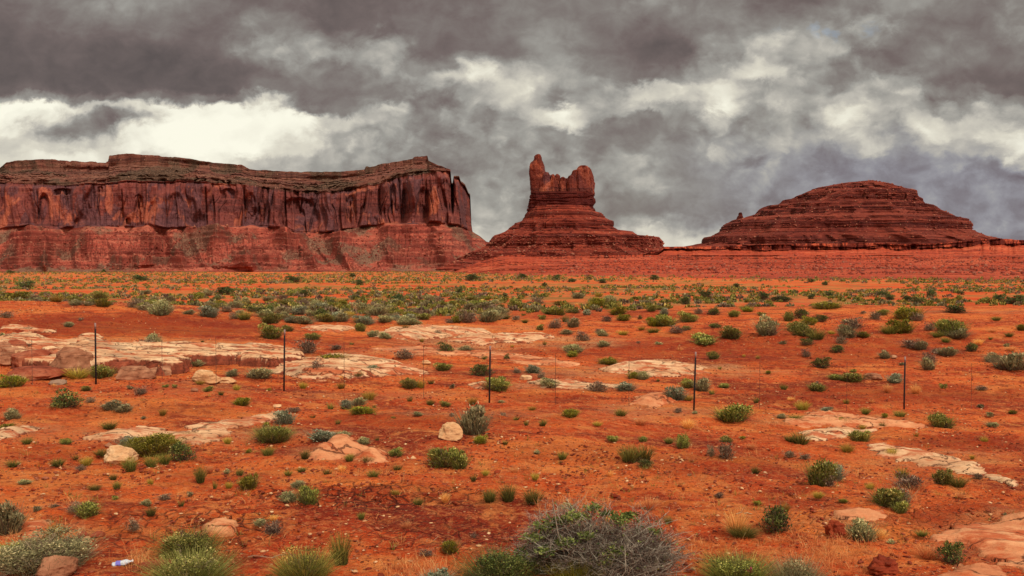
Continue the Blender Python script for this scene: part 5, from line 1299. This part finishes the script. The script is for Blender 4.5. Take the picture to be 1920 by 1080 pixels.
# pink flower head on the shrub at the bottom edge
def flower():
    p, D = hit(1392, 1100); m = D / F_PX; rs = np.random.RandomState(2)
    mt, t, b = newmat('pink_petals'); b.inputs['Base Color'].default_value = lin((196, 60, 110))
    A = Acc(); A.add(*leaves(rs, np.array([[0, 0, 0, 1.0], [0, 0, .8, .8]]), 60, .7, 1.6, .6))
    root = [q for q in bpy.data.objects if q.get('label', '').startswith('green shrub with one pink')][0]
    o = obj('flower', A.mesh('flower'), mt, root)
    s = 5 * m; sc = root.scale
    o.location = (12 * m / sc[0], -30 * m / sc[1], 34 * m / sc[2]); o.scale = (s / sc[0], s / sc[1], s / sc[2])
flower()

# ------------------------------------------------------------------ wire fence
def fence():
    st, t, b = newmat('fence_steel'); b.inputs['Base Color'].default_value = lin((40, 32, 32)); b.inputs['Roughness'].default_value = 0.7
    wt, t2, b2 = newmat('post_tip_paint'); b2.inputs['Base Color'].default_value = lin((150, 120, 112))
    wm, t3, b3 = newmat('fence_wire'); b3.inputs['Base Color'].default_value = lin((70, 52, 48)); b3.inputs['Roughness'].default_value = 0.5
    posts = [(180, 720, 115, 0), (532.5, 732, 115, 1), (917.5, 755, 107, 1), (1301, 769, 110, 1.5), (1695, 769, 101, 0.5)]
    rs = np.random.RandomState(1)
    root = empty('wire_fence', tuple(hit(917, 755)[0])); loc = np.array(root.location)
    tag(root, 'wire fence of five dark steel posts and thin wire stays crossing the red sand', 'fence')
    pts = []
    for i, (px, py, h, lean) in enumerate(posts):
        p, D = hit(px, py); m = D / F_PX; H = h * m; pts.append((p, H, D))
        # T-section steel post with studs along its front
        V = []; F = []
        def boxm(x0, x1, y0, y1, z0, z1):
            k = len(V); V.extend([(x, y, z) for z in (z0, z1) for y in (y0, y1) for x in (x0, x1)])
            F.extend([[k + a for a in f] for f in ((0, 2, 3, 1), (4, 5, 7, 6), (0, 1, 5, 4), (2, 6, 7, 3), (0, 4, 6, 2), (1, 3, 7, 5))])
        tip = H * 0.90
        boxm(-.020, .020, -.004, .003, -.25, tip); boxm(-.004, .004, .0035, .032, -.25, tip)
        z = 0.12
        while z < tip - .03: boxm(-.007, .007, -.011, -.0045, z, z + .018); z += 0.055
        V = np.array(V); sh = (V[:, 2:3]) * math.tan(radians(lean)); V[:, :1] += sh
        o = obj('post', mesh('post', V + p - loc, F), st, root)
        V = []; F = []; boxm(-.020, .020, -.004, .003, tip, H); boxm(-.004, .004, .0035, .032, tip, H)
        V = np.array(V); V[:, :1] += V[:, 2:3] * math.tan(radians(lean))
        o2 = obj('post_tip', mesh('post_tip', V + p - loc, F), wt); o2.parent = o; o2['label'] = 'pale unpainted tip of the post'
    stays = [(57, 636, 723), (301, 638, 712), (402, 632, 726), (649, 641, 733), (798, 648, 746), (1039, 665, 760), (1177, 668, 762), (1417.5, 677, 772), (1581, 680, 774), (1815, 681, 777)]
    # path of the fence line, extended past both ends of the frame
    P = [q[0] for q in pts]; Hs = [q[1] for q in pts]
    P = [P[0] + (P[0] - P[1]) * 1.0] + P + [P[-1] + (P[-1] - P[-2]) * 1.0]; Hs = [Hs[0]] + Hs + [Hs[-1]]
    P[0][2] = float(ground(*P[0][:2])); P[-1][2] = float(ground(*P[-1][:2]))
    P = np.array(P); Hs = np.array(Hs)
    def at(px):
        u = topx(P[:, 0], P[:, 1], P[:, 2])[0]; j = int(np.clip(np.searchsorted(u, px) - 1, 0, len(P) - 2))
        k = (px - u[j]) / (u[j + 1] - u[j]); return P[j] * (1 - k) + P[j + 1] * k
    for (px, y0, y1) in stays:
        q = at(px); D = q[1]; z1 = float(zpx(y0, D)); z0 = float(zpx(y1, D))
        n = 40; zz = np.linspace(z0, z1, n); a = np.linspace(0, 26 * pi, n)
        V = []
        for k in range(4):
            V.append(np.stack([q[0] + .004 * np.cos(a) + .0045 * cos(k * pi / 2), q[1] + .004 * np.sin(a) + .0045 * sin(k * pi / 2), zz], -1))
        V = np.stack(V, 1).reshape(-1, 3)
        obj('wire_stay', mesh('wire_stay', V - loc, gridf(n, 4, True), True), wm, root)
    for fr in (.28, .47, .65, .80, .93):
        V = []; nseg = 14
        for j in range(len(P) - 1):
            for i in range(nseg):
                k = i / nseg; c = P[j] * (1 - k) + P[j + 1] * k; H = Hs[j] * (1 - k) + Hs[j + 1] * k
                V.append(c + [0, -.012, H * fr - 0.05 * k * (1 - k)])
        V = np.array(V); ring = np.array([[0, cos(a) * .0022, sin(a) * .0022] for a in (0, 2.1, 4.2)])
        VV = (V[:, None] + ring[None]).reshape(-1, 3)
        obj('wire', mesh('wire', VV - loc, gridf(len(V), 3, True), True), wm, root)
fence()

# ------------------------------------------------------------------ crumpled plastic bottle
def bottle():
    p, D = hit(229, 1061); m = D / F_PX; Ln = 36 * m; R = 6.2 * m
    pl, t, b = newmat('bottle_plastic'); b.inputs['Base Color'].default_value = (0.80, 0.84, 0.88, 1); b.inputs['Roughness'].default_value = 0.12
    b.inputs['Specular IOR Level'].default_value = 0.6; b.inputs['Transmission Weight'].default_value = 0.35
    lb, t, b = newmat('bottle_label'); b.inputs['Base Color'].default_value = lin((120, 112, 190)); b.inputs['Roughness'].default_value = 0.35
    cp, t, b = newmat('bottle_cap'); b.inputs['Base Color'].default_value = lin((235, 235, 235)); b.inputs['Roughness'].default_value = 0.4
    root = empty('plastic_bottle', (p[0], p[1], p[2] + R * 0.9)); root.rotation_euler = (0, radians(-8), radians(12))
    tag(root, 'crumpled clear plastic bottle with a blue label lying on the sand at the lower left', 'bottle')
    n, k = 60, 28; t = np.linspace(0, 1, n); a = np.linspace(0, 2 * pi, k, endpoint=False)
    rad = np.interp(t, [0, .03, .08, .70, .82, .90, .905, 1.0], [.55, .9, 1, 1, .75, .36, .34, .34]) * R
    x = (t - .5) * Ln
    cr = 1 + 0.30 * fbm(np.cos(a)[None] * 2 + t[:, None] * 9, np.sin(a)[None] * 2 + 0 * t[:, None], t[:, None] * 5, 3) * sstep(.92, .8, t)[:, None]
    rr = rad[:, None] * cr
    V = np.stack([x[:, None] + 0 * rr, rr * np.cos(a)[None], rr * np.sin(a)[None] * .8], -1)
    obj('bottle_body', mesh('bottle_body', V.reshape(-1, 3), gridf(n, k, True), True), pl, root)
    s = slice(12, 28); V2 = V[s].copy(); V2[..., 1:] *= 1.03
    obj('paper_label', mesh('paper_label', V2.reshape(-1, 3), gridf(16, k, True), True), lb, root)
    V3 = []; 
    for (xx, r) in ((.49, .01), (.49, .42), (.56, .42), (.56, .01)): V3.append(np.stack([np.full(k, xx * Ln), r * R * np.cos(a), r * R * np.sin(a)], -1))
    obj('bottle_cap', mesh('bottle_cap', np.array(V3).reshape(-1, 3), gridf(4, k, True)), cp, root)
bottle()

# ------------------------------------------------------------------ dead sticks and roots
def sticks():
    for (px, py, w, h, seed, lab) in [(1652,1062,26,30,3,'upright dead root standing on the dark red heap at the bottom right'), (1395,965,30,10,5,'thin dead stick on the sand behind the straw-topped tuft'), (500,1046,70,10,6,'long thin dead root on the sand between the two lower left tufts'), (820,1018,60,10,7,'long pale dead stick lying in front of the cracked earth')]:
        p, D = hit(px, py); m = D / F_PX; rs = np.random.RandomState(seed); A = Acc()
        if h > w * .7: twigs(rs, A, 7, 12, .5, 1.0, .03, (.3, 1), 1, .5); A.V = [v * [w * m, w * m, h * m] for v in A.V]
        else:
            x = np.linspace(-.5, .5, 7); y = rs.normal(0, .06, 7); pt = np.stack([x * w * m, y * w * m, rs.uniform(.1, .9, 7) * h * m * .5], -1)
            A.add(*tubes(pt[:-2:2], pt[1:-1:2], pt[2::2], .35 * h * m * .3, .2 * h * m * .3, (.5, 1), rs))
            A.add(*tubes(pt[2:3], pt[2:3] + [[w * m * .08, 0, h * m * .4]], pt[2:3] + [[w * m * .2, .02, h * m]], .05 * h * m, .03 * h * m, (.5, 1), rs))
        tag(obj('dead_branch', A.mesh('dead_branch'), GTWIG, loc=p), lab, 'branch', 'dead sticks and roots')
sticks()

# ------------------------------------------------------------------ labels of the individual plants
ANCH = [((180, 720), 'the leftmost fence post'), ((532, 732), 'the second fence post from the left'), ((918, 755), 'the middle fence post'), ((1301, 769), 'the fourth fence post from the left'), ((1695, 769), 'the rightmost fence post'),
        ((136, 700), 'the biggest brown boulder'), ((846, 824), 'the angular tan boulder'), ((388, 718), 'the pale boulder standing alone'), ((224, 868), 'the smooth pale boulder'), ((640, 850), 'the pinkish rock dome'),
        ((1240, 692), 'the brightest bare rock patch'), ((1750, 868), 'the slanting pale slab'), ((1132, 1060), 'the large dead bush'), ((229, 1058), 'the crumpled bottle'), ((1840, 1030), 'the cracked rock sheet'), ((1656, 1078), 'the dark red clod heap'),
        ((1566, 1005), 'the dark maroon clod'), ((400, 805), 'the curving pale slab'), ((400, 430), 'the long mesa'), ((1052, 340), 'the two-horned butte'), ((1600, 400), 'the layered dome'), ((1638, 712), 'the flat tan stone'), ((900, 638), 'the pale rock sheet above the middle post'), ((640, 690), 'the smooth pale slab'), ((1560, 790), 'the pale slab before the rightmost post')]
ORD = ['', 'second ', 'third ', 'fourth ', 'fifth ', 'sixth ', 'seventh ', 'eighth ', 'ninth ', 'tenth ']
def side(p, a):
    dx, dy = p[0] - a[0], (p[1] - a[1]) * 2.2
    if abs(dx) > abs(dy): return 'left of' if dx < 0 else 'right of'
    return 'in front of' if dy > 0 else 'beyond'
def describe():
    used = set(); seen = {}
    for i, q in enumerate(PL):
        words = KIND[q['k']][4]; q['look'] = words[i % 2 if False else 0]
        q['size'] = 'tall ' if q['h'] > q['w'] * 1.25 else ('low ' if q['h'] < q['w'] * 0.42 else '')
    for q in PL:
        if q['label'] == 'band':
            q['o']['label'] = q['size'] + q['look'] + ' ' + q['cat'] + ' in the dense scrub band across the middle distance'
            q['o']['group'] = q['group']; q['o']['category'] = q['cat']; continue
        kin = [r for r in PL if r['cat'] == q['cat'] and r['look'] == q['look'] and r['label'] != 'band']
        cand = []
        for a, txt in ANCH:
            s = side((q['px'], q['py']), a)
            if 'mesa' in txt or 'butte' in txt or 'dome,' in txt:
                pass
            same = [r for r in kin if side((r['px'], r['py']), a) == s]
            dist = lambda r: math.hypot(r['px'] - a[0], 2.2 * (r['py'] - a[1]))
            k = sum(dist(r) < dist(q) for r in same)
            if k < len(ORD): cand.append((k * 40 + dist(q), f"{q['look']} {q['cat']} {ORD[k]}nearest {txt}, {s} it" if s != 'beyond' else f"{q['look']} {q['cat']} {ORD[k]}nearest {txt}, beyond it"))
        cand.sort()
        for _, c in cand:
            c = c.replace('left of it', 'on its left').replace('right of it', 'on its right')
            if c not in used and len(c.split()) <= 16: used.add(c); break
        q['o']['label'] = c; q['o']['category'] = q['cat']
        q['o']['group'] = {'shrub': 'green shrubs on the red sand', 'sagebrush': 'grey sagebrush on the red sand', 'dry shrub': 'dry twiggy shrubs on the red sand', 'grass tuft': 'grass tufts on the red sand', 'juniper': 'dark junipers on the far plain'}[q['cat']]
describe()
